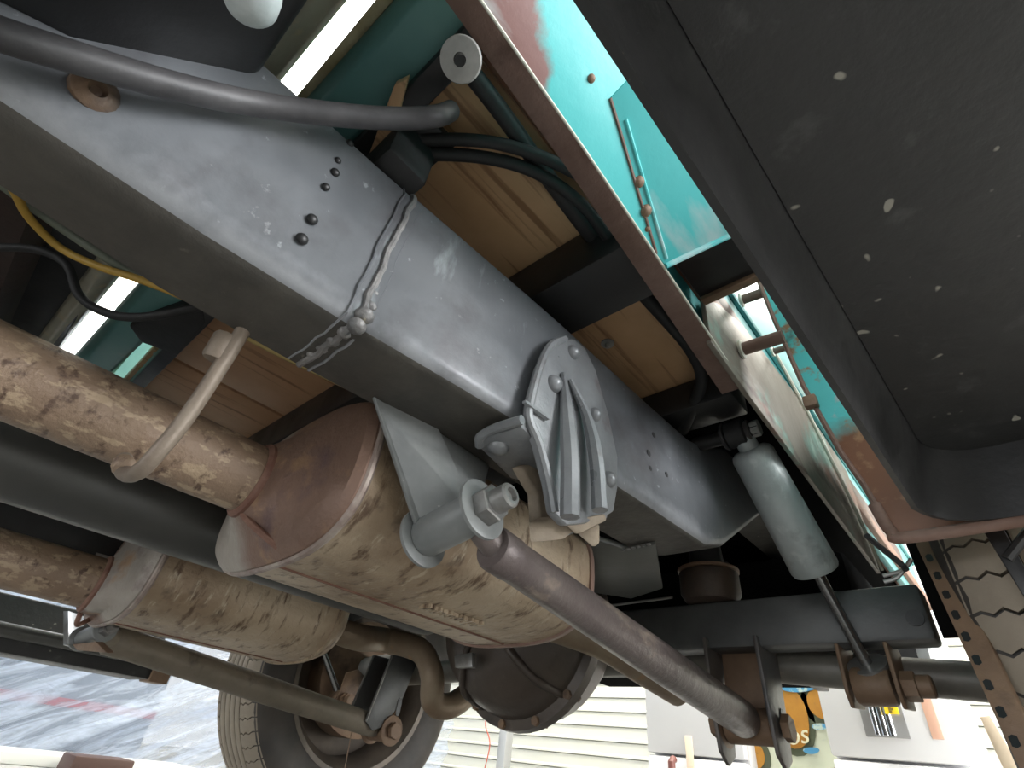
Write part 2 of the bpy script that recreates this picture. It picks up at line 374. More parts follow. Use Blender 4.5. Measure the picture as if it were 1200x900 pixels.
obj('rusty_lug', m, RUSTST, rail, label='rusty round lug on the dark front end')
# ---- cast spring hanger riveted to the rail
cb = obj('spring_hanger', MB().plate([(-.262, y, z) for y, z in [(.314, .374), (.292, .348), (.279, .313), (.271, .268), (.271, .246), (.287, .229), (.304, .20), (.314, .176), (.332, .172), (.360, .184), (.393, .203), (.407, .214), (.415, .243), (.417, .280), (.400, .325), (.374, .372), (.352, .390), (.330, .388)]], (.010, .001, 0)), CAST, rail, bevel=.003,
         label='pale grey cast bracket with two ribs')
edge = [(-.252, y, z) for y, z in [(.314, .374), (.292, .348), (.279, .313), (.271, .268), (.271, .246), (.287, .229), (.304, .20), (.314, .176)]]
obj('edge_rib', MB().tube(smooth_path(edge, 5), .0042, 8), CAST, cb)
def rib(pts, rr):
    obj('rib', MB().tube(smooth_path(pts, 6), [rr * (.35 + .65 * min(1, i / 10)) for i in range(len(pts) * 6 - 5)], 8), CAST, cb)
rib([P(660, 438, x=-.250), P(664, 480, x=-.243), P(668, 540, x=-.236), P(668, 606, x=-.236)], .0085)
rib([P(668, 445, x=-.250), P(688, 490, x=-.244), P(699, 540, x=-.238), P(703, 598, x=-.236)], .0075)
m = MB(); m.loft([[P(612, 470, x=-.2505), P(640, 490, x=-.2505), P(640, 493, x=-.2505), P(612, 473, x=-.2505)], [q + Vector((.004, 0, 0)) for q in (P(612, 470, x=-.2505), P(640, 490, x=-.2505), P(640, 493, x=-.2505), P(612, 473, x=-.2505))]])
obj('casting_line', m, CAST, cb)
for px, py, r in [(671, 413, .0085), (649, 450, .0095), (697, 486, .0080), (714, 562, .0085)]:
    p = P(px, py, x=-.252); obj('rivet', MB().dome(p, (1, 0, 0), r, r * .9, 14), CAST, cb)
# flange under the rail with its hooked lip
fl = [P(560, 512, z=.243), P(568, 503, z=.243), P(590, 497, z=.243), P(612, 490, z=.243), P(640, 520, z=.243), P(640, 560, z=.243), P(600, 552, z=.243)]
obj('flange', MB().plate(fl, (0, 0, -.009)), CAST, cb, bevel=.002)
obj('flange_lip', MB().tube(smooth_path([P(562, 522, z=.234), P(563, 512, z=.236), P(580, 502, z=.238), P(612, 492, z=.238)], 5), .0045, 8), CAST, cb)
obj('bolt_head', MB().dome(P(584, 524, z=.234), (0, 0, -1), .010, .007, 14), CAST, cb)
# inner leg and foot
lg = [P(598, 548, x=-.300), P(622, 540, x=-.300), P(640, 600, x=-.300), P(650, 618, x=-.300), P(622, 634, x=-.300), P(619, 610, x=-.300), P(617, 580, x=-.300)]
obj('inner_leg', MB().plate(lg, (.010, .006, 0)), CASTTAN, cb, bevel=.002, label='tan inner leg of the casting')
lp_ = [P(621, 636, x=-.288), P(646, 633, x=-.282), P(664, 617, x=-.275), P(655, 606, x=-.275), P(630, 606, x=-.288), P(619, 612, x=-.288)]
obj('foot', MB().plate(lp_, (.006, .012, .004)), CASTTAN, cb, bevel=.002)
ft = [P(663, 617, x=-.265), P(668, 610, x=-.258), P(707, 602, x=-.245), P(709, 610, x=-.245), P(682, 624, x=-.258), P(674, 626, x=-.262)]
obj('foot_edge', MB().plate(ft, (-.006, .012, .006)), CASTTAN, cb, bevel=.0015)
f3 = [P(676, 625, x=-.268), P(700, 614, x=-.258), P(700, 636, x=-.258), P(694, 641, x=-.262)]
obj('foot_edge', MB().plate(f3, (-.004, .010, .004)), CASTTAN, cb, bevel=.0015)
obj('rear_web', MB().plate([(-.312, .398, .245), (-.256, .398, .245), (-.256, .392, .205), (-.300, .375, .185)], (0, .010, 0)), CAST, cb, bevel=.002)
# ---- link hanger inboard of the rail
XH0, XH1 = -.347, -.294
t0, t1, t2 = P(435, 466, z=.2485), P(508, 502, z=.2485), P(574, 545, z=.2485)
b0, b1 = P(485, 618, x=XH0), P(549, 596, x=XH1)
lh = obj('link_hanger', MB().plate([t0, t1, b1, P(545, 602, x=XH1), P(492, 622, x=XH0), b0], (.001, .006, .002)), HANG, rail, bevel=.002, label='satin grey link hanger with folded cheeks')
obj('cheek_plate', MB().plate([t1, t2, P(566, 578, x=XH1), P(552, 600, x=XH1), b1], (-.005, .001, 0)), HANG, lh, bevel=.0015)
obj('cheek_plate', MB().plate([t0, t0 + Vector((-.004, .09, 0)), b0 + Vector((0, .045, .01)), b0], (.005, 0, 0)), HANG, lh, bevel=.0015)
# ---- left rail
lrail = thing('frame_rail', (-1.17, .3, .25), 'dark left frame rail in deep shadow beyond the drive shaft', 'frame rail')
obj('rail_body', MB().loft([[(-1.12, y, b), (-1.20, y, b), (-1.20, y, t), (-1.12, y, t)] for y, b, t in [(-1.0, .188, .38), (.62, .188, .38), (.80, .31, .47), (.93, .40, .55), (1.7, .40, .55)]]), BLACKM, lrail, bevel=.006)
m = MB()
for k in range(9): m.box(-1.121, -1.1185, -.22 + k * .075 + random.uniform(0, .02), -.17 + k * .075, .20 + .008 * (k % 3), .204 + .008 * (k % 3))
obj('chalk_mark', m, mat('chalk_mark', (.28, .28, .27), .8), lrail)
# ---- rear frame plate inboard of the right rail
fp = thing('frame_plate', P(735, 660, z=.246), 'olive grey frame gusset plate beside the rail, above the black axle beam', 'frame plate')
g = [P(684, 628, z=.247), P(735, 645, z=.247), P(768, 638, z=.247), P(777, 690, z=.247), P(740, 702, z=.247), P(690, 694, z=.247)]
obj('plate', MB().plate(g, (0, 0, .008)), mat('olive_plate', (.085, .088, .078), .45, .1, var=(.12, .125, .115), vscale=12, bump=.15), fp, bevel=.002)
for k in range(6):
    obj('spot_weld', MB().dome(P(730 + k * 6, 644.5 - k * 1.4, z=.247), (0, 0, -1), .0032, .002, 8), WELD, fp)
obj('lower_edge', MB().tube([P(712, 710, z=.247), P(788, 700, z=.247)], .002, 6), STEEL, fp)

# ================================================================== EXHAUST
def oval(cx, cz, a, b, y, n=48, e=2.9):
    out = []
    for k in range(n):
        t = 2 * PI * k / n; c, s = math.cos(t), math.sin(t)
        out.append(Vector((cx + a * math.copysign(abs(c) ** (2 / e), c), y, cz + b * math.copysign(abs(s) ** (2 / e), s))))
    return out
def muffler(cx, pipe_dx, mirror, label, y0, y1, tail, tail_r):
    cz = .190 if mirror else .209; A, B = .135, .077; sgn = -1 if mirror else 1
    t = thing('muffler', (cx, (y0 + y1) / 2, cz - B), label, 'muffler')
    obj('shell', MB().loft([oval(cx, cz, A, B, y) for y in (y0, y0 + .004, (y0 + y1) / 2, y1 - .004, y1)]), MUF, t)
    px = cx - .018 * sgn; pz = cz - (.036 if mirror else .002)
    def circ(y, r, n=48): return [Vector((px + r * math.cos(2 * PI * k / n), y, pz + r * math.sin(2 * PI * k / n))) for k in range(n)]
    def lerp(a, b, f): return [p.lerp(q, f) for p, q in zip(a, b)]
    o0 = oval(cx, cz, A, B, y0)
    c0 = circ(y0 - .036, .040)
    secs = [oval(cx, cz, A + .004, B + .004, y0 + .006), oval(cx, cz, A + .005, B + .005, y0 - .004), oval(cx, cz, A - .001, B - .001, y0 - .011)]
    for f in (.18, .4, .62, .82, 1.0):
        q = lerp(oval(cx, cz, A - .006, B - .005, y0 - .014), c0, f ** .9)
        dy = (f ** 1.6) * .022
        secs.append([Vector((p.x, y0 - .014 - dy, p.z)) for p in q])
    obj('front_cap', MB().loft(secs), CAPM2 if mirror else CAPM, t, label='heat tinted end cap')
    rim = oval(cx, cz, A + .004, B + .004, y0 + .002)
    obj('weld_ring', MB().tube(rim + rim[:2], .004, 8, False), RINGM, t)
    obj('cap_crease', MB().tube(smooth_path([(px + .008 * sgn, y0 - .034, pz - .038), (px + .03 * sgn, y0 - .026, pz - .052), (px + .06 * sgn, y0 - .008, cz - B + .004)], 5), .0035, 8), SEAM, t)
    obj('rear_cap', MB().loft([oval(cx, cz, A + .003, B + .003, y1 - .004), oval(cx, cz, A + .002, B + .002, y1 + .004)] + [oval(cx, cz, A * math.cos(a), B * math.cos(a), y1 + .058 * math.sin(a), e=2.9 - .5 * a) for a in (.2, .45, .7, .95, 1.2)]), mat('rear_cap_pink', (.25, .15, .115), .55, .1, var=(.32, .22, .18), vscale=14, bump=.3) if not mirror else MUF, t)
    yy = [-.9, -.55, -.3, -.15, 0, y0 - .06, y0 - .03]
    obj('inlet_pipe', MB().tube([(px, y, pz) for y in yy], [.0345] * len(yy), 28), PIPE, t, label='mottled rusty inlet pipe')
    obj('pipe_weld', MB().lathe((px, y0 - .042, pz), (0, 1, 0), [(0, .036), (.003, .0395), (.008, .040), (.010, .037)], 28), SEAM, t)
    sx = cx + .004
    obj('seam', MB().box(sx, sx + .0025, y0 + .005, y1 - .01, cz - B - .0016, cz - B + .004), SEAM, t)
    obj('tailpipe', MB().tube(smooth_path(tail, 8), tail_r, 20), TAILM, t, label='curved tail pipe behind the muffler')
    return t
muf = muffler(-.507, 0, False, 'large oval rusty muffler right of the drive shaft, behind the grey link hanger', .200, .545,
              [(-.50, .57, .205), P(625, 722, y=.62), P(700, 750, y=.70), P(752, 782, y=.79), P(794, 808, y=.88)], .024)
m = MB()
random.seed(3)
for k in range(11):
    c = P(499 + k * 6.0, 711 + k * 2.0, z=.1315)
    m.box(c.x - .010, c.x + .010 - .004 * (k % 2), c.y - .0016, c.y + .0016, .1295, .1335)
    m.box(c.x - .004 + .008 * (k % 2), c.x + .0 + .008 * (k % 2), c.y - .0035, c.y + .0035, .1295, .1335)
obj('embossed_mark', m, MUF, muf)
muf2 = muffler(-1.0, 0, True, 'smaller looking rusty muffler left of the drive shaft, at the lower left', .200, .50,
               [(-.975, .52, .185), (-.95, .60, .175), P(450, 750, y=.70), P(492, 762, y=.745), P(506, 790, y=.76), P(508, 822, y=.78), P(530, 826, y=.83), P(560, 803, y=.90), P(580, 785, y=.96)], .0235)
# hanger rod under the right inlet pipe
hr = thing('exhaust_hanger', P(285, 385, d=.40), 'bent steel rod hanger hooked under the rusty exhaust pipe', 'exhaust hanger')
obj('rod', MB().tube(smooth_path([P(300, 372, d=.405), P(286, 386, d=.398), P(262, 424, d=.385), P(218, 490, d=.365), P(185, 530, d=.352), P(165, 551, d=.352), P(150, 556, d=.362), P(143, 548, d=.375), P(146, 538, d=.39)], 7), [.0058] * 57, 12), HOOKM, hr)
obj('clamp', MB().lathe(P(262, 404, d=.392), P(255, 416, d=.388) - P(262, 404, d=.392), [(-.008, .009), (-.006, .010), (.012, .010), (.014, .009)], 10), HOOKM, hr)
obj('hook_weld', MB().dome(P(146, 546, d=.370), fwd * -1, .009, .007, 10), PIPE, hr)

# ================================================================== DRIVE SHAFT
CX = -.74
ds = thing('drive_shaft', (CX, .2, .165), 'dark grey drive shaft tube below the big muffler, running to the differential', 'drive shaft')
obj('tube', MB().lathe((CX, -1.0, .213), (0, 1, 0), [(0, .047), (1.58, .047), (1.60, .045), (1.612, .038), (1.615, .026), (1.64, .024)], 32), SHAFT, ds)
m = MB()
for sx in (-1, 1): m.plate([(CX + sx * .026, .63, .19), (CX + sx * .026, .685, .195), (CX + sx * .026, .685, .225), (CX + sx * .026, .63, .235)], (sx * .008, 0, 0))
obj('yoke', m, SHAFT, ds, bevel=.002)
obj('joint_cross', MB().tube([(CX - .038, .675, .209), (CX + .038, .675, .209)], .012, 14), RUSTST, ds)
obj('joint_strap', MB().plate([P(532, 768, y=.69), P(553, 764, y=.69), P(553, 782, y=.69), P(533, 783, y=.69)], (0, .012, 0)), STEEL, ds, bevel=.002)

# ================================================================== REAR AXLE
AY, AZ = .95, .165
ax = thing('rear_axle', (CX, AY, .05), 'black rear axle with bowl shaped differential, tubes and bracket beam', 'axle')
dz = .240; dx = -.725
dif = obj('differential_housing', MB().lathe((dx, .70, dz), (0, 1, 0), [(0, .034), (.012, .055), (.022, .095), (.045, .140), (.08, .158), (.116, .166), (.119, .182), (.137, .184), (.146, .174), (.20, .16), (.25, .13), (.29, .07), (.30, .01)], 40), DIFFM, ax)
for k in range(14):
    a = 2 * PI * k / 14 + .1
    obj('flange_bolt', MB().hexa((dx + .174 * math.cos(a), .812, dz + .174 * math.sin(a)), (0, 1, 0), .008, .036), RUSTST, dif)
for a in (-2.05, -.85):
    c_, s_ = math.cos(a), math.sin(a)
    obj('housing_rib', MB().tube(smooth_path([(dx + q * c_, y, dz + q * s_) for q, y in [(.05, .712), (.10, .722), (.145, .750), (.160, .79), (.165, .82)]], 5), [.007] * 21, 10), DIFFM, dif)
obj('pinion_yoke', MB().lathe((dx, .672, dz + .005), (0, 1, 0), [(0, .022), (.004, .028), (.03, .034), (.034, .034)], 20), DIFFM, ax)
for sx in (-1, 1):
    x0, x1 = (dx + .10, .06) if sx > 0 else (dx - .10, -1.36); zi, zo = (.208, .146) if sx > 0 else (.19, .165)
    obj('axle_tube', MB().tube([(x0, AY, zi), (x0 * .7 + x1 * .3, AY, zi * .7 + zo * .3), (x1, AY, zo)], [.044, .025, .0225], 24), TUBE, ax)
obj('beam', MB().loft([[(x, .855, .186 + dzz), (x, .905, .186 + dzz), (x, .905, .255 + dzz), (x, .855, .255 + dzz)] for x, dzz in ((-.62, 0), (-.07, 0))]), BEAM, ax, bevel=.006)
obj('beam_hole', MB().lathe((-.085, .853, .212), (0, 1, 0), [(0, .010), (.004, .010)], 14), BLACKM, ax)
def link_bracket(xc, tilt=0, fw=0.0):
    """channel of two plates and a web hanging from the beam"""
    web = obj('link_bracket', MB().plate([(xc - .034, .895, .19), (xc + .034, .895, .19), (xc + .034, .888, .078), (xc - .034, .888, .078)], (0, .006, 0)), RUSTST, ax, bevel=.0015, label='channel bracket hanging from the beam')
    for s in (-1, 1):
        x = xc + s * .036
        if fw: obj('lit_plate_edge', MB().tube([(x + s * .003, .844, .198), (x + s * .003, .849 - fw * .6, .10), (x + s * .003, .857 - fw, .055)], .0032, 6), STEEL, web, label='bright front edge')  # bright tube puts the light on the plate edge into colour
        obj('side_plate', MB().plate([(x, .845, .200), (x, .925, .200), (x, .915 - fw * .4, .10), (x, .905 - fw, .052), (x, .880 - fw, .040), (x, .858 - fw, .055), (x, .850 - fw * .6, .10)], (s * .006, 0, 0)), BEAM if fw else BRKT, web, bevel=.0015)
    obj('gusset_eye', MB().lathe((xc + .022, .893, .105), (0, -1, 0), [(0, .013), (.006, .013), (.006, .008), (.001, .008)], 16), RUSTST, web)
    obj('slot_hole', MB().plate([(xc + .0425, .893 + .006 * c, .095 + .018 * s) for c, s in [(1, .6), (.6, 1), (-.6, 1), (-1, .6), (-1, -.6), (-.6, -1), (.6, -1), (1, -.6)]], (.0012, 0, 0)), BLACKM, web)
    return web
link_bracket(-.325)
link_bracket(-1.20, fw=.045)
# shock mounts on the axle tube
def shock_mount(xc, yc, zc, s):
    b = obj('shock_mount', MB().lathe((xc - .022, yc, zc), (1, 0, 0), [(0, .020), (.004, .0225), (.040, .0225), (.044, .020)], 20), RUSTST, ax)
    for k in (-1, 1):
        x = xc + k * .026
        obj('mount_ear', MB().plate([(x, yc - .010, zc - .026), (x, yc - .022, zc - .010), (x, yc - .015, zc + .06), (x, yc + .02, zc + .075), (x, yc + .07, zc + .05), (x, yc + .05, zc - .02)], (k * .005, 0, 0)), RUSTST, b, bevel=.0015)
    obj('mount_nut', MB().hexa((xc + .032, yc, zc), (1, 0, 0), .017, .016), RUSTST, b)
    obj('mount_stud', MB().lathe((xc + .046, yc, zc), (1, 0, 0), [(0, .013), (.016, .013), (.018, .011)], 12), RUSTST, b)
SB = P(1018, 782, y=.875)
shock_mount(SB.x, SB.y, SB.z - .022, 1)
SBL = P(397, 815, y=.875)
shock_mount(SBL.x, SBL.y, SBL.z - .01, -1)
ft_ = thing('rear_shade_box', (-.7, 1.4, .27), 'added black box blocking rear light behind the axle beam', 'light blocker')  # added box: blocks light from the rear floor and reads as black
obj('shade_box_shell', MB().box(-1.12, -.19, 1.14, 1.75, .27, .42), UNDER, ft_, bevel=.02)
obj('shade_box_strap', MB().box(-.45, -.42, 1.135, 1.755, .265, .425), BLACKM, ft_, bevel=.003)
# rubber air spring cup on the beam
bs = thing('bump_stop', P(830, 705, y=.86), 'round dark bump stop cup on the axle beam under the rail end', 'bump stop')
c = Vector((-.352, .865, .256))
obj('cup', MB().lathe(c, (0, 0, 1), [(0, .040), (.012, .048), (.045, .048), (.048, .044), (.048, .03)], 24), mat('bump_stop_brown', (.035, .024, .019), .55, 0, var=(.07, .045, .03), vscale=20, bump=.3), bs)
obj('rim_ring', MB().lathe(c + Vector((0, 0, .047)), (0, 0, 1), [(0, .044), (.001, .050), (.005, .050), (.006, .044)], 24), RUSTST, bs)
obj('stem', MB().lathe(c + Vector((0, 0, .05)), (0, 0, 1), [(0, .03), (.05, .025), (.09, .03)], 18), RUBBER, bs)

# ================================================================== SUSPENSION LINKS
def link(label, s0, s1, t0, t1, r, mt, em, es=1.0, r2=None):
    """s0, s1: ends of the front sleeve; t0, t1: start and end of the tube"""
    s0, s1, t0, t1 = map(Vector, (s0, s1, t0, t1))
    t = thing('suspension_link', (s0 + t1) / 2, label, 'suspension link')
    d = (t1 - t0).normalized(); L = (t1 - t0).length
    obj('tube', MB().lathe(t0, d, [(0, r * .93), (.003, r * 1.02), (.024, r * 1.02), (.028, r * .97), (L * .5, (r + (r2 or r)) / 2 * 1.02), (L - .02, r2 or r), (L, (r2 or r) * .8)], 22), mt, t)
    obj('neck', MB().tube([(s0 + s1) / 2 * .35 + s1 * .65, t0 + d * .01], [r * .62, r * .66], 14), mt, t)
    sd = (s1 - s0).normalized(); SL = (s1 - s0).length
    fe = obj('front_eye', MB().lathe(s0, sd, [(0, .019 * es), (.002, .0205 * es), (SL - .002, .0205 * es), (SL, .019 * es)], 24), HANG, t)
    for q, k in ((s0, -1), (s1, 1)):
        obj('washer', MB().lathe(q, sd * k, [(0, .027 * es), (.001, .030 * es), (.004, .030 * es), (.005, .028 * es)], 28), HANG, fe)
    obj('nut', MB().hexa(s1 + sd * .005, sd, .0185 * es, .013), BOLT, fe)
    obj('bolt_end', MB().lathe(s1 + sd * .016, sd, [(0, .012 * es), (.016, .012 * es), (.018, .010 * es), (.018, .007 * es), (.014, .006 * es)], 18), BOLT, fe)
    obj('bolt_head', MB().hexa(s0 - sd * .005, -sd, .0165 * es, .010), BOLT, fe)
    re_ = obj('rear_eye', MB().lathe(t1 + Vector((-.034, .012, -.004)), (1, 0, 0), [(0, .021), (.002, .023), (.066, .023), (.068, .021)], 24), em, t)
    for k, x in ((-1, -.038), (1, .038)):
        obj('washer', MB().lathe(t1 + Vector((x * .93, .012, -.004)), (k, 0, 0), [(0, .027), (.001, .030), (.005, .030), (.006, .028)], 24), em, re_)
    obj('bolt_head', MB().hexa(t1 + Vector((.045, .012, -.004)), (1, 0, 0), .017, .011), em, re_)
    obj('nut', MB().hexa(t1 + Vector((-.045, .012, -.004)), (-1, 0, 0), .017, .012), em, re_)
    return t
link('thick grey tubular suspension link running from the grey hanger to the right axle bracket',
     (-.3485, .260, .1515), (-.2875, .262, .1645), P(577, 641, x=-.293), P(876, 846, x=-.325), .0180, LINK, RUSTST, .85, .0235)
link('slimmer dusty suspension link at lower left, beneath the smaller muffler',
     P(97, 748, y=.21), P(122, 738, y=.22), P(128, 748, y=.245), P(443, 852, x=-1.195), .0235, LINKTAN, RUSTST, .62)
lb = thing('link_bracket_clip', P(88, 740, y=.2), 'thin pale bracket edge holding the left link front eye', 'bracket')
obj('edge_plate', MB().plate([P(74, 716, y=.195), P(80, 716, y=.195), P(80, 756, y=.195), P(74, 756, y=.195)], (-.02, .03, 0)), STEEL, lb, bevel=.001)
obj('lower_plate', MB().plate([P(84, 755, y=.20), P(112, 752, y=.21), P(125, 765, y=.22), P(90, 762, y=.205)], (0, .01, .002)), RUSTST, lb, bevel=.001)

# ================================================================== SHOCK ABSORBERS
def shock(label, top, bot, body0, body1, r, rr):
    top, bot = Vector(top), Vector(bot); d = (bot - top).normalized(); L = (bot - top).length
    t = thing('shock_absorber', bot, label, 'shock absorber')
    obj('body', MB().lathe(top, d, [(body0, r * .75), (body0 + .004, r * .93), (body0 + .010, r), (body1 - .004, r * 1.06), (body1, r * 1.0), (body1 + .001, r * .3)], 30), SHK, t)
    obj('rod', MB().lathe(top, d, [(body1 - .01, rr), (L, rr)], 16), CHROME, t)
    obj('rod_washer', MB().lathe(top + d * (L - .006), d, [(0, .021), (.001, .025), (.006, .025), (.007, .021)], 22), STEEL, t)
    e = obj('top_eye', MB().lathe(top + Vector((-.020, 0, 0)), (1, 0, 0), [(0, .017), (.002, .020), (.026, .020), (.028, .017)], 22), RUBBER, t)
    obj('eye_washer', MB().lathe(top + Vector((-.026, 0, 0)), (1, 0, 0), [(0, .018), (.004, .021), (.005, .02)], 20), BRKT, e)
    obj('eye_neck', MB().tube([top, top + d * (body0 + .004)], r * .5, 14), SHK, e)
    obj('stud', MB().tube([top + Vector((-.07, 0, 0)), top + Vector((.026, 0, 0))], .011, 12), BLACKM, e)
    obj('washer', MB().lathe(top + Vector((.008, 0, 0)), (1, 0, 0), [(0, .014), (.004, .016), (.006, .014)], 18), BRKT, e)
    obj('nut', MB().hexa(top + Vector((.016, 0, 0)), (1, 0, 0), .0125, .011), ZINC, e)
    return t
TOPS = P(868, 507, x=-.195)
shock('grey green shock absorber standing between the rail end and the bed side', TOPS, SB, .026, .208, .0295, .0075)
topl = P(352, 690, y=.70)
shock('pale shock absorber rod beside the left wheel, mostly hidden by the smaller muffler', topl, SBL, .02, .05, .022, .0085)

# ================================================================== WHEELS
def wheel(xi, label, side, yc, zc=.17, width=.235, R=.335):
    """xi: inner sidewall plane; side -1 when the wheel extends to -X"""
    t = thing('wheel', (xi + side * width / 2, yc, zc - R), label, 'wheel')
    prof = [(.02, .215), (.008, .235), (.0, .275), (.004, .300), (.014, .318), (.022, .322)]
    tread = [(.022, .322)]
    x = .026
    body = MB()
    o = Vector((xi, yc, zc)); d = Vector((side, 0, 0))
    outer = [(width - a, b) for a, b in prof][::-1]
    tyre = obj('tyre', MB().lathe(o, d, prof + [(.03, .3225), (width - .03, .3225)] + outer, 96, False), SIDEW, t)
    # circumferential ribs
    w0 = .062
    nr = 4; rw = (width - 2 * w0) / nr
    for k in range(nr):
        a = w0 + k * rw + .0025; b = a + rw - .005
        obj('tread_rib', MB().lathe(o, d, [(a, .320), (a, .3335), (a + .002, .335), (b - .002, .335), (b, .3335), (b, .320)], 96, False), TREAD, tyre)
    # shoulder blocks with zigzag sipes
    NB = 66
    for sd_, mirrored in ((0, False), (1, True)):
        m = MB(); da = 2 * PI / NB * .5 * .90
        us = [.012, .022, .030, .038, .046, .054, w0 - .002]
        zig = [0, .15, -.15, .18, -.18, .12, 0]
        rad = [.316, .3235, .328, .331, .3325, .3335, .334]
        lo, hi, lo2, hi2 = [], [], [], []
        for u, zg, rr_ in zip(us, zig, rad):
            uu = width - u if mirrored else u
            for lst, ang, r_ in ((lo, -da + zg * da, rr_), (hi, da + zg * da, rr_), (lo2, -da + zg * da, .312), (hi2, da + zg * da, .312)):
                lst.append(Vector((side * uu, -r_ * math.cos(ang), r_ * math.sin(ang))))
        L_ = [m.ring(q) for q in (lo, hi, hi2, lo2)]
        for i in range(len(us) - 1):
            for q in range(4):
                m.face((L_[q][i], L_[q][i + 1], L_[(q + 1) % 4][i + 1], L_[(q + 1) % 4][i]))
        m.face([q[0] for q in L_]); m.face([q[-1] for q in L_][::-1])
        b0 = obj('tread_block', m, TREAD, tyre, loc=(0, 0, 0))
        b0.location = o - wpos(tyre)
        for k in range(1, NB): dup(b0, tyre, b0.location, (2 * PI * k / NB, 0, 0))
    obj('rim', MB().lathe(o, d, [(.02, .222), (.012, .226), (.014, .214), (.03, .208), (.05, .192), (.11, .186), (.12, .17), (.135, .06)], 48, False), RIM, t)
    obj('brake_drum', MB().lathe(o, d, [(.02, .05), (.02, .135), (.024, .145), (.09, .145), (.10, .13)], 40, True), RUSTST, t)
    return t
wheel(-1.40, 'dusty left rear wheel with ribbed tread in front of the plastic sheet', -1, .965)
wr = wheel(-.035, 'dark right rear wheel at the right edge behind the slotted strip', 1, .95)

# silver air bag canister by the left wheel
ab = thing('air_spring', P(450, 780, y=.93), 'silver grey cylinder behind the left link bracket plates', 'air spring')
p0, p1 = P(418, 786, y=.955), P(498, 776, y=.955)
dd = (p1 - p0).normalized(); LL = (p1 - p0).length
obj('can', MB().lathe(p0, dd, [(0, .018), (.006, .030), (LL * .45, .032), (LL * .5, .026), (LL * .56, .026), (LL * .6, .033), (LL, .033)], 24), ALU, ab)

# ================================================================== TRUCK BED
bed = thing('truck_bed', (-.74, 1.0, .40), 'wooden plank truck bed with black cross members and teal front sill', 'truck bed')
edges = [-.178, -.365, -.55, -.735, -.92, -1.105, -1.30]
for i, (a, b) in enumerate(zip(edges, edges[1:])):
    obj('wood_plank', MB().box(b + .004, a - .004, .045, 1.9, .500, .525), WOOD if i < 1 else WOODL, bed, loc=((a + b) / 2, .3, .5), bevel=.002)
for a in edges[1:-1]:
    obj('skid_strip', MB().box(a - .009, a + .009, .045, 1.9, .508, .529), DARKBR, bed)
obj('cross_member', MB().loft([[(x, .285, .432), (x, .362, .432), (x, .362, .4995), (x, .285, .4995)] for x in (-1.31, -.150)]), BLACKM, bed, bevel=.004)
obj('cross_member', MB().box(-1.31, -.178, .60, .66, .45, .4995), BLACKM, bed, bevel=.004)
obj('rear_dark_sheet', MB().box(-1.31, -.178, .662, 1.9, .47, .4995), UNDER, bed, bevel=.004)  # added black sheet, stands in for the darkness under the rear bed
obj('cross_member', MB().loft([[(x, .052, .462), (x, .074, .462), (x, .074, .4995), (x, .052, .4995)] for x in (-1.31, -.150)]), BLACKM, bed, bevel=.003)
m = MB(); m.loft([[(x, y + sk(x), z) for y, z in ((.012, .478), (.052, .478), (.056, .486), (.056, .56), (.000, .56), (.002, .492))] for x in (-1.36, -.150)])
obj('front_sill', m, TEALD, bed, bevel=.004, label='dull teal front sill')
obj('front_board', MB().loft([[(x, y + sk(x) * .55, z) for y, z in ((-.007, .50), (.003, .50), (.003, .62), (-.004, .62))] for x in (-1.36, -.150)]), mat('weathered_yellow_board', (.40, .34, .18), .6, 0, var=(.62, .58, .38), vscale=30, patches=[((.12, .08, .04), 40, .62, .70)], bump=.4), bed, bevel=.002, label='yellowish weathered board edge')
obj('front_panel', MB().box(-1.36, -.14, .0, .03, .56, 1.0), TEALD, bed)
obj('filler_strip', MB().plate([P(432, 182, z=.455), P(455, 182, z=.455), P(478, 92, z=.455), P(462, 100, z=.455)], (0, 0, .01)), WOOD, bed, bevel=.001)
obj('side_sill', MB().loft([[(xo, y, .405), (xo, y, .409), (xi_ + .004, y, .409), (xi_ + .004, y, .43), (xi_, y, .43), (xi_, y, .405)] for y, xo, xi_ in ((-.05, -.1195, -.138), (.17, -.1265, -.147), (.535, -.1425, -.171))]), RUSTLIP, bed, bevel=.0008, label='rust brown sill flange')
obj('edge_board', MB().box(-.177, -.140, .06, 1.9, .488, .52), mat('red_brown_board', (.13, .05, .028), .6, 0, var=(.17, .075, .04), vscale=14), bed, bevel=.002)
obj('sill_highlight', MB().tube([(-.1195, -.05, .4055), (-.1265, .17, .4055), (-.1425, .53, .4055)], .0013, 8), CREAM, bed, label='pale highlight line on the sill edge')  # cream line puts the highlight of the sill edge into colour
obj('sill_channel', MB().box(-.150, -.142, -.05, 1.6, .50, .56), DARKBR, bed, bevel=.002)
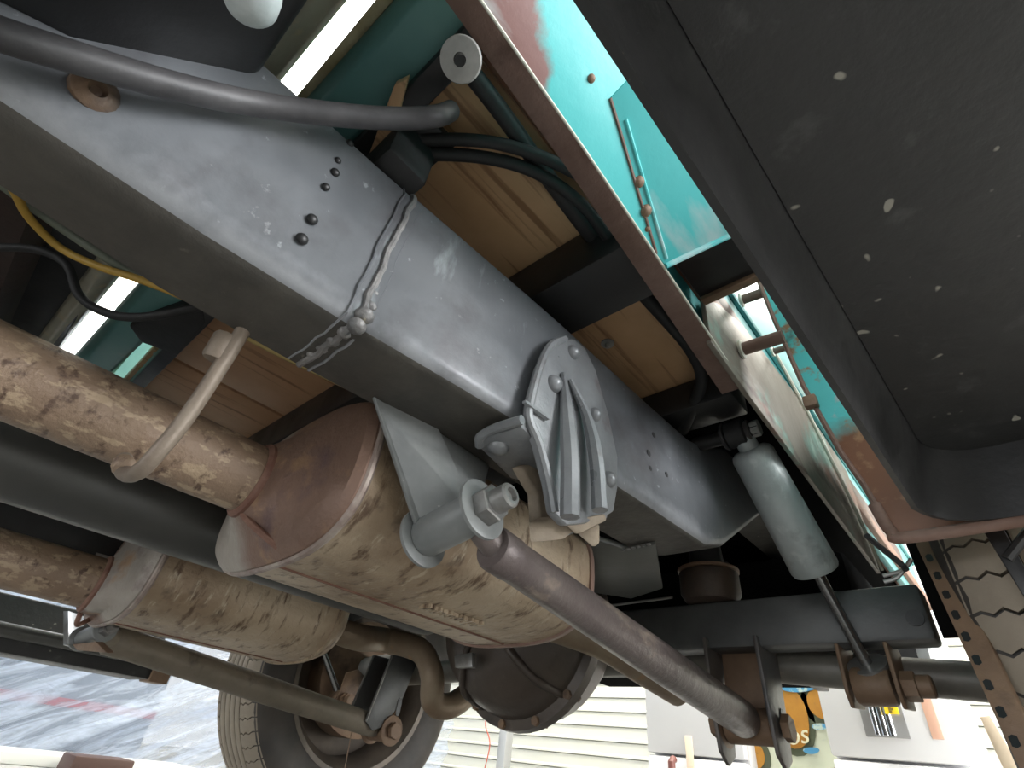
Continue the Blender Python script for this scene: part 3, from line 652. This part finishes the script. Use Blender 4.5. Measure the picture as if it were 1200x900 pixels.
# slanted teal apron outside the sill, two sheets with a seam
def apr(t, y): return Vector((-.131 + t, y, .4065 + .8 * t))
nrm = Vector((-.62, 0, .78)) * .004
def apx(px, py):
    """point of the apron sheet seen at a photo pixel"""
    r = P(px, py, d=1.0); n = Vector((.8, 0, -1)); return r * (n.dot(apr(0, 0)) / n.dot(r))
def ext(a, b, t):
    """carry the line a-b on to the apron coordinate t"""
    k = (-.131 + t - a.x) / (b.x - a.x); return a.lerp(b, k)
S0, S1 = apx(770, 300), apx(715, 115); S0 = ext(S0, S1, .0); S2 = Vector(apr(.16, S1.y + .012))
E0, E1 = apx(781, 311), apx(845, 281); E0 = ext(E0, E1, .0); E1 = ext(E0, E1, .16)
for q in ([apr(0, -.35), apr(.16, -.35), S2, S1, S0 - Vector((0, .001, 0))], [S0 + Vector((0, .001, 0)), S1, S2, E1, E0]):
    obj('apron_sheet', MB().plate(q, nrm), TEAL, bed, loc=(-.131, .1, .4065), bevel=.0008)
obj('apron_seam', MB().tube([S0, S1], .0016, 6), RUSTLIP, bed)
obj('apron_bead', MB().tube([apx(781, 303), apx(757, 222), apx(733, 140)], .0018, 8), TEAL, bed)
obj('apron_edge', MB().tube([E0, E1], .003, 8), TEAL, bed)
for px, py, r in [(749, 213, .0055), (757, 247, .0060), (693, 92, .0035), (759, 268, .003)]:
    obj('apron_bolt', MB().dome(apx(px, py), -nrm, r, r * .6, 10), RUSTST, bed)
# streaked lower side board, cream trim and upper teal side
sb = [(-.139, .432, .400), (-.139, .53, .390), (-.139, .75, .378), (-.139, 1.12, .355), (-.139, 1.12, .56), (-.139, .86, .575), (-.139, .577, .545), (-.139, .48, .505), (-.139, .434, .47)]
obj('side_board', MB().plate(sb, (-.006, 0, 0)), STREAK, bed, loc=(-.14, .7, .4), bevel=.001, label='streaked weathered lower bed side')
obj('cream_trim', MB().tube([P(905, 408, x=-.135), P(946, 482, x=-.135), P(985, 560, x=-.135), P(1012, 618, x=-.135), P(1034, 668, x=-.135)], .0030, 8), CREAM, bed)
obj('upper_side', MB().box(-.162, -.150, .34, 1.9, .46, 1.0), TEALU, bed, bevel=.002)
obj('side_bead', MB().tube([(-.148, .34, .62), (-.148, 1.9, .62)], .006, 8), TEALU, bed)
obj('left_side', MB().box(-1.36, -1.34, .0, 1.9, .40, 1.0), TEALD, bed)
# washers and bolts showing under the planks
def bed_bolt(px, py, z, r, mt):
    p = P(px, py, z=z)
    wsh = obj('washer', MB().lathe(p, (0, 0, -1), [(0, r), (.001, r * 1.02), (.002, r)], 20), mt, bed)
    obj('bolt_end', MB().lathe(p, (0, 0, -1), [(0, r * .38), (.008, r * .36), (.009, r * .25)], 12), mt, wsh)
bed_bolt(712, 402, .4995, .0095, ZINC)
bed_bolt(396, 457, .4995, .010, ZINC)
bed_bolt(341, 492, .4995, .009, ZINC)
bed_bolt(185, 416, .4995, .0075, ZINC)
bed_bolt(166, 432, .4995, .005, BRASS)
tw = P(541, 70, z=.395)
tb = thing('tie_down_washer', tw, 'grey round washer with dark hole hanging at the bed front corner', 'washer')
obj('disc', MB().lathe(tw, (0.2, -.3, -1), [(0, .0140), (.002, .0152), (.005, .0145), (.006, .0045), (.003, .004)], 26), ZINC, tb)
obj('bolt_shank', MB().lathe(tw + Vector((0, 0, -.002)), (0.2, -.3, -1), [(0, .004), (.0045, .004)], 10), BLACKM, tb)
# body mount block on top of the rail
bm_ = thing('body_mount', P(478, 165, z=.42), 'black rubber body mount block between rail top and bed front', 'body mount')
obj('block', MB().box(-.318, -.258, .066, .112, .412, .470), RUBBER, bm_, bevel=.008)
obj('plate', MB().box(-.330, -.240, .062, .116, .466, .476), BLACKM, bm_, bevel=.002)
bm2 = thing('body_mount', P(205, 385, z=.45), 'charcoal rubber pad under the planks left of the rail', 'body mount')
q = [P(150, 382, z=.46), P(236, 352, z=.46), P(240, 380, z=.46), P(208, 417, z=.46), P(165, 402, z=.46)]
obj('pad', MB().plate(q, (0, 0, .03)), RUBBER, bm2, bevel=.004)

# ================================================================== RUNNING BOARDS AND FENDER
rb = thing('running_board', (.2, .1, .21), 'large black running board pan with turned down flange filling the upper right', 'running board')
# underside: recessed floor with rounded rear corner, flange to the left and rear
def lipx(y): return -.046 + (y + .4) * .026
XR = .46; ZL, ZR_ = .208, .270
outline_low = [(lipx(-.8), -.8), (lipx(.33), .335)]
floor_pts = []
yb = .548; cr = .045
def recx(y): return -.036 + (y + .4) * .036
fp_ = [(recx(-.8), -.8)] + [(recx(yb - cr) + cr - cr * math.cos(a), yb - cr + cr * math.sin(a)) for a in [PI / 2 * k / 6 for k in range(7)]] + [(XR, yb), (XR, -.8)]
obj('step_floor', MB().plate([(x, y, ZR_) for x, y in fp_], (0, 0, .012)), PAN, rb, loc=(.1, .1, .27))
# flange as a wall following the same path, slightly flared
m = MB()
path = [(recx(y), y) for y in (-.8, -.4, 0, .3, yb - cr)] + [(recx(yb - cr) + cr - cr * math.cos(a), yb - cr + cr * math.sin(a)) for a in [PI / 2 * k / 6 for k in range(1, 7)]] + [(.2, yb), (XR, yb)]
secs = []
for i, (x, y) in enumerate(path):
    k = min(1, max(0, (i - 4) / 6))
    low = Vector((lipx(y) * (1 - k) + x * k, y + .004 * k, ZL))
    top = Vector((x, y, ZR_ + .002))
    o_ = Vector((-.004 * (1 - k), .004 * k, 0))
    secs.append([top, low, low + o_, top + o_])
m.loft(secs)
obj('flange', m, BLACKM, rb, loc=(.1, .1, .27), sharp=60)  # blacker than the step floor: the flange's shade is put into its colour
obj('outer_flange', MB().box(XR - .004, XR, -.8, yb, ZL, ZR_), PAN, rb)
lrb = thing('running_board', P(90, 760, x=-1.6), 'black running board beam with grey highlight at the left edge', 'running board')
yL = P(181, 786, x=-1.5).y; zB = P(90, 781, x=-1.5).z; zT = P(40, 700, x=-1.5).z
prof = [(.0, 0), (.0, .035), (-.02, .06), (-.03, zT - zB), (-.14, zT - zB), (-.14, 0)]
m = MB(); m.loft([[(-1.5 + a, y, zB + b) for a, b in prof] for y in (-.6, yL)])
obj('beam', m, PAN, lrb, bevel=.004)
zH = P(40, 745, x=-1.484).z
obj('edge_highlight', MB().tube([(-1.484, -.6, zH), (-1.484, yL - .03, zH)], .013, 16), SHAFT, lrb)  # paler tube carries the beam's edge highlight in its colour
obj('end_bracket', MB().box(-1.56, -1.49, yL - .005, yL + .035, zB - .004, zB + .025), RUSTST, lrb, bevel=.002)
# step support bracket
sbk = thing('step_bracket', (-.08, .355, .42), 'dark step support bracket crossing the teal gap', 'bracket')
obj('arm', MB().box(-.139, .06, .358, .424, .458, .505), BLACKM, sbk, bevel=.003)
obj('lower_strip', MB().box(-.138, .06, .416, .427, .452, .462), RUSTST, sbk, bevel=.002)
# rear fender: front apron panel, bottom rim, tie rods
fen = thing('rear_fender', (.15, .56, .205), 'rear fender front panel, teal above and rusty along its lower rim', 'fender')
fe_pts = [(-.050, .556, .206), (-.058, .556, .26), (-.068, .556, .30), (-.083, .556, .395), (-.093, .556, .51), (-.100, .556, .60), (-.10, .556, .72), (.46, .556, .72), (.46, .556, .206)]
obj('front_panel', MB().plate(fe_pts, (0, .004, 0)), FEND, fen, loc=(0, .556, .206), bevel=.0008)
obj('bottom_rim', MB().tube(smooth_path([(-.056, .556, .240), (-.050, .557, .212), (-.035, .557, .205), (.1, .557, .207), (.46, .557, .207)], 6), .0055, 10), RUSTLIP, fen)
obj('edge_lip', MB().tube([(-.052, .556, .22), (-.059, .556, .262), (-.069, .556, .302), (-.084, .556, .395), (-.094, .556, .51), (-.100, .556, .60)], .0028, 8), RUSTLIP, fen)
m = MB()
arc = []
for k in range(10):
    a = PI * .06 + PI * .88 * k / 9
    arc.append((.95 - .40 * math.cos(a), .20 + .50 * math.sin(a)))
m.loft([[Vector((-.10, y, z)), Vector((.46, y, z)), Vector((.46, y + .006, z + .006)), Vector((-.10, y + .006, z + .006))] for y, z in [(.556, .60)] + arc[2:]])
obj('arch', m, UNDER, fen, label='black undersealed wheel arch')
def trod(px0, py0, px1, py1, r):
    a = P(px0, py0, x=-.137); b = P(px1, py1, y=a.y)
    obj('tie_rod', MB().tube([a, b], r, 14), RUSTLIP, fen, label='rust brown tie rod')
    obj('rod_washer', MB().lathe(a, b - a, [(0, r * 1.5), (.003, r * 1.5), (.004, r * 1.2)], 14), CREAM, fen)
trod(868, 410, 918, 394, .0085)
trod(868, 352, 897, 342, .0075)
trod(904, 413, 922, 407, .0052)
obj('edge_clip', MB().box(-.088, -.074, .545, .556, .36, .375), RUSTST, fen, bevel=.002)
# slotted strip along the right wheel and a fender brace
ss = thing('slotted_strip', P(1130, 780, y=.62), 'long rusty slotted steel strip beside the right tyre', 'strip')
a, b = P(1072, 636, y=.66), P(1196, 905, y=.60)
a2, b2 = P(1100, 628, y=.66), P(1232, 905, y=.60)
obj('strip', MB().plate([a, a2, b2, b], (0.002, .006, 0)), RUSTST, ss, bevel=.001)
for k in range(9):
    f = .08 + k * .1
    c0 = a.lerp(b, f).lerp(a2.lerp(b2, f), .28); c1 = a.lerp(b, f + .045).lerp(a2.lerp(b2, f + .045), .28)
    sw = (a2 - a).normalized() * .0028; cm = (c0 + c1) / 2; e_ = Vector((0, -.0006, 0))
    obj('slot', MB().plate([q + e_ for q in (c0, c0.lerp(c1, .15) + sw, c0.lerp(c1, .85) + sw, c1, c0.lerp(c1, .85) - sw, c0.lerp(c1, .15) - sw)], (0, .001, 0)), BLACKM, ss)
br = thing('fender_brace', P(1185, 660, y=.58), 'black flat brace bar crossing in front of the right tyre', 'brace')
obj('bar', MB().plate([P(1150, 618, y=.585), P(1172, 612, y=.585), P(1215, 690, y=.585), P(1208, 712, y=.585)], (0, .006, 0)), BLACKM, br, bevel=.001)
obj('stay', MB().tube([P(1180, 655, y=.583), P(1206, 622, y=.583)], .004, 8), BLACKM, br)
# small wire linkage by the fender corner
lw = tag(obj('brake_wire', MB().tube(smooth_path([P(1016, 628, y=.60), P(1030, 640, y=.62), P(1055, 660, y=.64), P(1062, 668, y=.64)], 5), .003, 8), RUBBER), 'short black wire running behind the rusty fender corner', 'wire')
tag(obj('wire_loop', MB().tube(smooth_path([P(1035, 675, y=.66), P(1058, 668, y=.66), P(1068, 655, y=.66), P(1052, 676, y=.66), P(1036, 682, y=.66)], 5), .0022, 8), STEEL), 'thin steel wire loop above the axle beam end', 'wire')

# ================================================================== HOSES, CABLES, WIRES
def cable(name, pts, r, mt, label, cat, n=8, seg=12):
    path = smooth_path(pts, n)
    return tag(obj(name, MB().tube(path, r, seg), mt), label, cat)
hp = [(p, onface(*p).dot(fwd) - .022) for p in [(-60, 16), (0, 40), (90, 68), (200, 100), (300, 122)]]
cable('fuel_hose', [P(*p, d=d) for p, d in hp] + [P(400, 135, d=hp[-1][1] + .03), P(470, 139, d=hp[-1][1] + .05), P(512, 136, d=hp[-1][1] + .06), P(528, 130, d=hp[-1][1] + .08)], .0085, HOSE, 'thick dark grey rubber hose curving across the top left', 'hose', seg=18)
cable('cable', [P(440, 172, z=.465), P(500, 164, z=.465), P(570, 166, z=.465), P(630, 182, z=.465), P(690, 212, z=.465), P(740, 250, z=.47)], .0060, RUBBER, 'upper of two black cables arching over the oak plank', 'cable')
cable('cable', [P(430, 186, z=.462), P(500, 181, z=.462), P(570, 185, z=.462), P(630, 203, z=.462), P(680, 238, z=.462), P(710, 275, z=.462), P(730, 300, z=.462)], .0062, RUBBER, 'lower of two black cables arching over the oak plank', 'cable')
cable('wiring_harness', [P(548, 80, z=.478), P(590, 135, z=.478), P(640, 205, z=.478), P(700, 285, z=.478), P(760, 352, z=.478), P(806, 405, z=.478), P(822, 440, z=.47), P(815, 470, z=.46), P(800, 505, z=.45)], .0085, RUBBER, 'black wiring harness running along the inside of the rusty sill', 'harness')
cable('yellow_wire', [P(-25, 170, z=.30), P(14, 220, z=.30), P(34, 255, z=.30), P(70, 290, z=.30), P(115, 312, z=.29), P(165, 328, z=.285), P(225, 352, z=.28), P(270, 378, z=.277), P(330, 415, z=.275), P(395, 445, z=.275), P(440, 468, z=.275)], .0032, WIREY, 'yellow wire sagging below the inner edge of the frame rail', 'wire')
cable('grey_wire', [P(-25, 195, z=.31), P(10, 222, z=.31), P(60, 258, z=.31), P(110, 292, z=.30), P(160, 322, z=.295), P(230, 350, z=.29), P(300, 390, z=.29)], .0040, WIREG, 'grey green cable running beside the yellow wire', 'wire')
cable('brake_line', [P(290, 395, z=.268), P(330, 416, z=.268), P(380, 440, z=.268), P(436, 467, z=.268)], .0030, BRASS, 'brass coloured brake line clipped under the rail inner edge', 'pipe')
cable('black_hose', [P(-30, 290, d=.50), P(40, 292, d=.50), P(78, 310, d=.50), P(92, 345, d=.49), P(120, 365, d=.48), P(160, 372, d=.47), P(215, 364, d=.47), P(260, 352, d=.46)], .0042, RUBBER, 'black hose crossing the bright gap left of the rail', 'hose')
cable('red_cord', [P(571, 835, y=2.9), P(569, 850, y=2.9), P(574, 872, y=2.9), P(567, 905, y=2.9)], .0035, mat('red_cord', (.6, .12, .07), .5), 'thin red cord hanging on the pale siding', 'cord')
cable('thin_wire', [P(412, 858, y=.84), P(408, 880, y=.84), P(402, 910, y=.84)], .0012, RUSTST, 'thin rusty wire dangling below the left link', 'wire')
wc = thing('canister', P(296, 20, d=.22), 'pale grey rounded canister end hanging at the top left', 'canister')
obj('shell', MB().lathe(P(292, -60, d=.235), P(297, 48, d=.215) - P(292, -60, d=.235), [(0, .0128), (.022, .0130), (.030, .0128), (.038, .0108), (.043, .006), (.0445, .001)], 26), mat('canister_grey', (.42, .48, .48), .5, 0, var=(.58, .63, .63), vscale=60, bump=.2), wc)

# ================================================================== BACKGROUND
# downspout post behind the differential
po = thing('metal_post', P(590, 905, y=2.6), 'grey square metal post standing against the pale siding', 'post')
a, b = P(590, 832, y=2.6), P(589, 905, y=2.6)
obj('post', MB().box(b.x - .028, b.x + .028, 2.57, 2.63, FLOOR, a.z + .3), mat('post_grey', (.50, .51, .52), .4, .3), po, bevel=.004)
vp = thing('white_duct', P(580, 825, y=1.4), 'dirty white tube with ring bands behind the differential', 'pipe')
p0, p1 = P(552, 800, y=1.3), P(596, 842, y=1.3); dd = (p1 - p0).normalized(); LL = (p1 - p0).length
obj('tube', MB().lathe(p0 - dd * .03, dd, [(0, .024), (LL * .45, .024), (LL * .46, .029), (LL * .52, .029), (LL * .53, .025), (LL * .95, .025), (LL * .96, .030), (LL + .03, .030)], 22), mat('dirty_white', (.60, .58, .50), .5, 0, var=(.45, .42, .34), vscale=20), vp)
# white refrigerator left of the sign
FY = 2.3
def fridge(label, x0, x1, z0, z1, zs, depth=.6):
    t = thing('refrigerator', ((x0 + x1) / 2, FY + depth / 2, FLOOR), label, 'refrigerator')
    obj('cabinet', MB().box(x0, x1, FY + .05, FY + depth, z0, z1), WHITE, t, bevel=.012)
    d1 = obj('door', MB().box(x0, x1, FY, FY + .046, z0 + .03, zs - .004), WHITE, t, bevel=.008)
    d2 = obj('door', MB().box(x0, x1, FY, FY + .046, zs + .004, z1), WHITE, t, bevel=.008)
    return t, d1, d2
xl = P(757, 850, y=FY).x; xr_ = P(868, 850, y=FY).x; zs = P(800, 886, y=FY).z
t, d1, d2 = fridge('white refrigerator with horizontal door joint standing left of the painted sign', xl, xr_, FLOOR + .02, 1.4, zs)
q = P(790, 897, y=FY - .02)
obj('handle', MB().tube([q + Vector((0, 0, .02)), q + Vector((0, -.02, .01)), q + Vector((0, -.02, -.14)), q + Vector((0, 0, -.15))], .014, 12), mat('brown_handle', (.16, .06, .05), .35), d1)
obj('door_trim', MB().box(q.x + .045, q.x + .075, FY - .004, FY, q.z - .15, q.z + .10), mat('peach_trim', (.75, .62, .48), .25), d1, bevel=.001)
xl2 = P(962, 830, y=FY).x; xr2 = P(1118, 830, y=FY).x
zs2 = P(1050, 893, y=FY).z
t2, e1, e2 = fridge('white refrigerator with steel dispenser panel and yellow sticker, right of the painted sign', xl2, xr2, FLOOR + .02, 1.4, zs2)
A_, B_ = P(1003, 815, y=FY - .004), P(1068, 866, y=FY - .004)
pan = obj('dispenser_panel', MB().box(A_.x, B_.x, FY - .010, FY, B_.z, A_.z + .03), mat('panel_grey', (.42, .42, .42), .3, .6), e2, bevel=.002, label='grey steel dispenser panel')
for fx, rr_, mt in ((.30, .009, CHROME), (.48, .011, CHROME), (.64, .010, CHROME)):
    x = A_.x + (B_.x - A_.x) * fx
    obj('chrome_bar', MB().tube([(x, FY - .016, B_.z + .004), (x, FY - .016, A_.z + .02)], rr_, 14), mat('bright_chrome', (.8, .8, .8), .12, .95), pan)
q0, q1 = P(1034, 823, y=FY - .032), P(1054, 837, y=FY - .032)
stk = obj('warning_sticker', MB().box(q0.x, q1.x, FY - .034, FY - .028, q1.z, q0.z), mat('sticker_yellow', (.85, .62, .02), .5), pan, label='yellow sticker with fine print')
m = MB()
for k in range(4):
    z = q0.z - (q0.z - q1.z) * (.2 + .2 * k); m.box(q0.x + .012, q1.x - .012 - .006 * (k % 2), FY - .0355, FY - .034, z - .003, z + .003)
obj('print_line', m, mat('print_dark', (.2, .14, .02), .6), stk)
x = P(1090, 840, y=FY).x
obj('peach_reflection', MB().box(x - .012, x + .018, FY - .003, FY, P(1090, 866, y=FY).z, 1.3), mat('peach_reflection', (.78, .48, .36), .3), e2, bevel=.001)  # reflection on the door, put into the colour of a thin band
# painted round sign between the two refrigerators
SY = 2.42
sg = thing('painted_sign', P(915, 850, y=SY), 'round painted sign with orange shapes, snowy scene and red border ring', 'sign')
ctr = P(925, 836, y=SY); Rr = .265
cc = Vector((ctr.x - .01, SY, ctr.z))
obj('board', MB().lathe(cc, (0, 1, 0), [(0, Rr), (.012, Rr)], 56), mat('sign_red', (.36, .09, .055), .5, 0, var=(.30, .08, .05), vscale=9), sg)
obj('inner_disc', MB().lathe(cc - Vector((0, .004, 0)), (0, 1, 0), [(0, Rr * .76), (.004, Rr * .76)], 56), mat('sign_snow', (.66, .70, .55), .5, 0, grad=(2, .0, .3, (.10, .36, .50)), patches=[((.25, .38, .42), 14, .62, .70, (.4, 1, 1.6))]), sg)
def blob(cx, cz, rx, rz, rot, ky, mt, name):
    pts = []
    for k in range(26):
        a = 2 * PI * k / 26; r = 1 + .05 * math.sin(3 * a + cx * 9)
        u, v = rx * r * math.cos(a), rz * r * math.sin(a)
        pts.append((cx + u * math.cos(rot) - v * math.sin(rot), SY - ky, cz + u * math.sin(rot) + v * math.cos(rot)))
    obj(name, MB().plate(pts, (0, .002, 0)), mt, sg)
SORG = mat('sign_orange', (.52, .25, .035), .5, 0, var=(.42, .19, .03), vscale=12, patches=[((.28, .16, .05), 30, .62, .7)])
SDRK = mat('sign_dark_green', (.085, .10, .06), .5)
SBLU = mat('sign_blue', (.08, .30, .52), .5, 0, patches=[((.5, .62, .55), 24, .56, .62)])
for px, py, rx, rz, rot in [(921, 838, .105, .125, .2), (966, 826, .08, .068, -.25), (878, 884, .085, .07, .1)]:
    q = P(px, py, y=SY); blob(q.x, q.z, rx, rz, rot, .007, SDRK, 'shape_outline'); blob(q.x, q.z, rx - .022, rz - .022, rot, .010, SORG, 'orange_shape')
q = P(940, 802, y=SY); blob(q.x, q.z, .09, .026, .12, .013, SBLU, 'blue_band')
for px, py in ((962, 852), (952, 880)):
    q = P(px, py, y=SY); blob(q.x, q.z, .028, .010, .1, .013, SBLU, 'blue_mark')
def text(body, loc, size, mt, parent, rz=0.0, name='lettering', shear=0.0):
    cu = bpy.data.curves.new('lettering_curve', 'FONT'); cu.body = body; cu.size = size; cu.extrude = .0015; cu.align_x = 'CENTER'; cu.align_y = 'CENTER'; cu.shear = shear
    tmp = bpy.data.objects.new('tmp', cu); C.objects.link(tmp)
    dg = bpy.context.evaluated_depsgraph_get(); me = bpy.data.meshes.new_from_object(tmp.evaluated_get(dg))
    bpy.data.objects.remove(tmp); me.materials.clear(); me.materials.append(mt); me.name = name
    me.transform(Matrix.Rotation(rz, 4, 'Y') @ Matrix.Rotation(PI / 2, 4, 'X'))
    o = bpy.data.objects.new(name, me); C.objects.link(o); o.parent = parent; o.location = Vector(loc) - wpos(parent); return o
CRM = mat('sign_cream', (.75, .72, .52), .5)
text('os', P(933, 862, y=SY - .014), .085, CRM, sg, -.15, shear=.3)
for ch, ang in (('O', -.85), ('H', -1.15), ('O', -1.45)):
    text(ch, cc + Vector((Rr * .88 * math.cos(ang), -.004, Rr * .88 * math.sin(ang))), 0.052, CRM, sg, -(ang + PI / 2))
# small bright bracket plate seen above the axle tube
nb = thing('license_bracket', P(1075, 760, y=1.7), 'bright metal plate bracket seen above the right axle tube', 'bracket')
q = [P(1045, 744, y=1.7), P(1082, 738, y=1.7), P(1092, 776, y=1.7), P(1052, 772, y=1.7)]
obj('plate', MB().plate(q, (0, .01, 0)), mat('bright_plate', (.55, .57, .57), .3, .5), nb, bevel=.002)
obj('hole', MB().lathe(P(1070, 768, y=1.697), (0, -1, 0), [(0, .010), (.002, .010)], 12), CREAM, nb)
obj('tab', MB().plate([P(1062, 750, y=1.696), P(1072, 749, y=1.696), P(1073, 754, y=1.696), P(1063, 755, y=1.696)], (0, .003, 0)), CREAM, nb)
# bright cream strip at lower right
lp = thing('leaning_board', P(1170, 890, y=1.9), 'bright cream board leaning behind the slotted strip at lower right', 'board')
q = [P(1148, 840, y=1.9), P(1160, 838, y=1.9), P(1205, 915, y=1.9), P(1182, 915, y=1.9)]
obj('board', MB().plate(q, (0, .02, 0)), mat('cream_board', (.85, .70, .52), .5), lp, bevel=.002)

# ---- translucent plastic sheet hanging at the left, with stored things behind it
def sheet_mat():
    m = bpy.data.materials.new('plastic_sheet'); m.use_nodes = True; nt = m.node_tree; N = nt.nodes; L = nt.links
    b = N['Principled BSDF']; b.inputs['Base Color'].default_value = (.60, .67, .80, 1); b.inputs['Roughness'].default_value = .18
    tr = N.new('ShaderNodeBsdfTransparent'); tl = N.new('ShaderNodeBsdfTranslucent'); tl.inputs[0].default_value = (.62, .70, .86, 1)
    m1 = N.new('ShaderNodeMixShader'); m1.inputs[0].default_value = .35
    m2 = N.new('ShaderNodeMixShader'); m2.inputs[0].default_value = .35
    L.new(b.outputs[0], m1.inputs[1]); L.new(tl.outputs[0], m1.inputs[2]); L.new(m1.outputs[0], m2.inputs[1]); L.new(tr.outputs[0], m2.inputs[2])
    tc = N.new('ShaderNodeTexCoord'); mp = N.new('ShaderNodeMapping'); mp.inputs['Scale'].default_value = (1, 2.2, 6); mp.inputs['Rotation'].default_value = (.45, 0, 0)
    nz = N.new('ShaderNodeTexNoise'); nz.inputs['Scale'].default_value = 5; nz.inputs['Detail'].default_value = 7; nz.inputs['Distortion'].default_value = 1.2
    bp = N.new('ShaderNodeBump'); bp.inputs['Strength'].default_value = .35; bp.inputs['Distance'].default_value = .03
    L.new(tc.outputs['Object'], mp.inputs[0]); L.new(mp.outputs[0], nz.inputs['Vector']); L.new(nz.outputs['Fac'], bp.inputs['Height'])
    L.new(bp.outputs[0], b.inputs['Normal']); L.new(bp.outputs[0], tl.inputs['Normal'])
    fn = N.new('ShaderNodeTexNoise'); fn.inputs['Scale'].default_value = 3.2; fn.inputs['Detail'].default_value = 8; fn.inputs['Roughness'].default_value = .62; fn.inputs['Distortion'].default_value = .8
    fm = N.new('ShaderNodeMapping'); fm.inputs['Rotation'].default_value = (-.45, 0, 0)
    f2 = N.new('ShaderNodeMapping'); f2.inputs['Scale'].default_value = (1, .8, 6)
    L.new(tc.outputs['Object'], fm.inputs[0]); L.new(fm.outputs[0], f2.inputs[0]); L.new(f2.outputs[0], fn.inputs['Vector'])
    fr = N.new('ShaderNodeMapRange'); fr.inputs['From Min'].default_value = .40; fr.inputs['From Max'].default_value = .62; fr.inputs['To Min'].default_value = .80; fr.inputs['To Max'].default_value = .10
    L.new(fn.outputs['Fac'], fr.inputs['Value']); L.new(fr.outputs[0], m2.inputs[0])
    L.new(m2.outputs[0], N['Material Output'].inputs['Surface']); return m
SHEET = sheet_mat()
m = MB(); rows = 110
path = [Vector((-3.3, -.9 + 2.7 * k / 200, 0)) for k in range(201)] + [Vector((-3.3 + .08 * k, 1.82 + .022 * k, 0)) for k in range(1, 13)]
grid = []
def ridge(v): return 1 - abs(noise.noise(v)) * 2
for i, p in enumerate(path):
    row = []
    for j in range(rows):
        z = FLOOR + .012 + 1.7 * (j / (rows - 1)) ** 1.6
        yy_ = p.y + (p.x + 3.3) * .8
        ww = .25 * noise.noise(Vector((yy_ * 1.3, z * 1.3, 5.5)))
        u = z * .88 - yy_ * .42 + ww * .3; v = z * .42 + yy_ * .88
        dsp = .055 * ridge(Vector((u * 3.6, v * .5, 1.3))) + .030 * ridge(Vector((u * 9, v * 1.1, 4.1))) + .010 * noise.noise(Vector((u * 30, v * 7, 7.7))) + .006 * noise.noise(Vector((u * 60, v * 40, 2.7)))
        row.append(m.bm.verts.new((p.x + dsp, p.y + .4 * dsp * (i > 200), z)))
    grid.append(row)
for i in range(len(grid) - 1):
    for j in range(rows - 1): m.face((grid[i][j], grid[i + 1][j], grid[i + 1][j + 1], grid[i][j + 1]))
tag(obj('plastic_sheet', m, SHEET, sharp=180), 'crumpled translucent plastic dust sheet hanging behind the left wheel', 'plastic sheet')
cr = thing('covered_cabinet', (-4.2, .6, FLOOR), 'pale cabinet with red stripe and louvres blurred behind the plastic sheet', 'cabinet')
obj('body', MB().box(-4.6, -4.0, -.6, 1.3, FLOOR, 1.0), mat('cabinet_pale', (.20, .235, .29), .5), cr, bevel=.02)
obj('red_stripe', MB().plate([(-3.99, -.6, .02), (-3.99, 1.3, .02), (-3.99, 1.3, .06), (-3.99, -.6, .06)], (-.02, 0, 0)), mat('stripe_red', (.35, .10, .13), .5), cr)
for k in range(4):
    obj('louvre', MB().box(-4.0, -3.98, .25, .55, .10 + k * .04, .118 + k * .04), mat('louvre_dark', (.08, .12, .16), .5) if k == 0 else MATS['louvre_dark'], cr, bevel=.003)
# things on the floor below the sheet
wb = thing('white_plank', P(60, 890, z=-.11), 'white board lying on the floor under the plastic sheet', 'board')
q = P(60, 888, x=-2.9)
obj('board', MB().box(-3.05, -2.75, .3, 1.15, FLOOR + .001, q.z + .015), mat('white_board', (.80, .80, .76), .5), wb, bevel=.004)
db = thing('brown_block', P(115, 893, x=-2.7), 'dark brown block on the floor beside the white board', 'block')
q0 = P(85, 884, x=-2.6); q1 = P(150, 900, x=-2.6)
obj('block', MB().box(-2.72, -2.55, q0.y, q1.y, FLOOR + .001, q0.z), mat('brown_block', (.10, .055, .045), .6), db, bevel=.006)

# pairs of like things
for o in list(C.objects):
    if o.parent is None:
        g = {'muffler': 'pair of mufflers', 'suspension_link': 'rear suspension links', 'shock_absorber': 'rear shock absorbers', 'wheel': 'rear wheels',
             'frame_rail': 'frame rails', 'running_board': 'running boards', 'refrigerator': 'refrigerators beside the sign', 'cable': 'black cables over the oak plank', 'body_mount': 'rubber body mounts'}.get(o.name.split('.')[0])
        if g: o['group'] = g
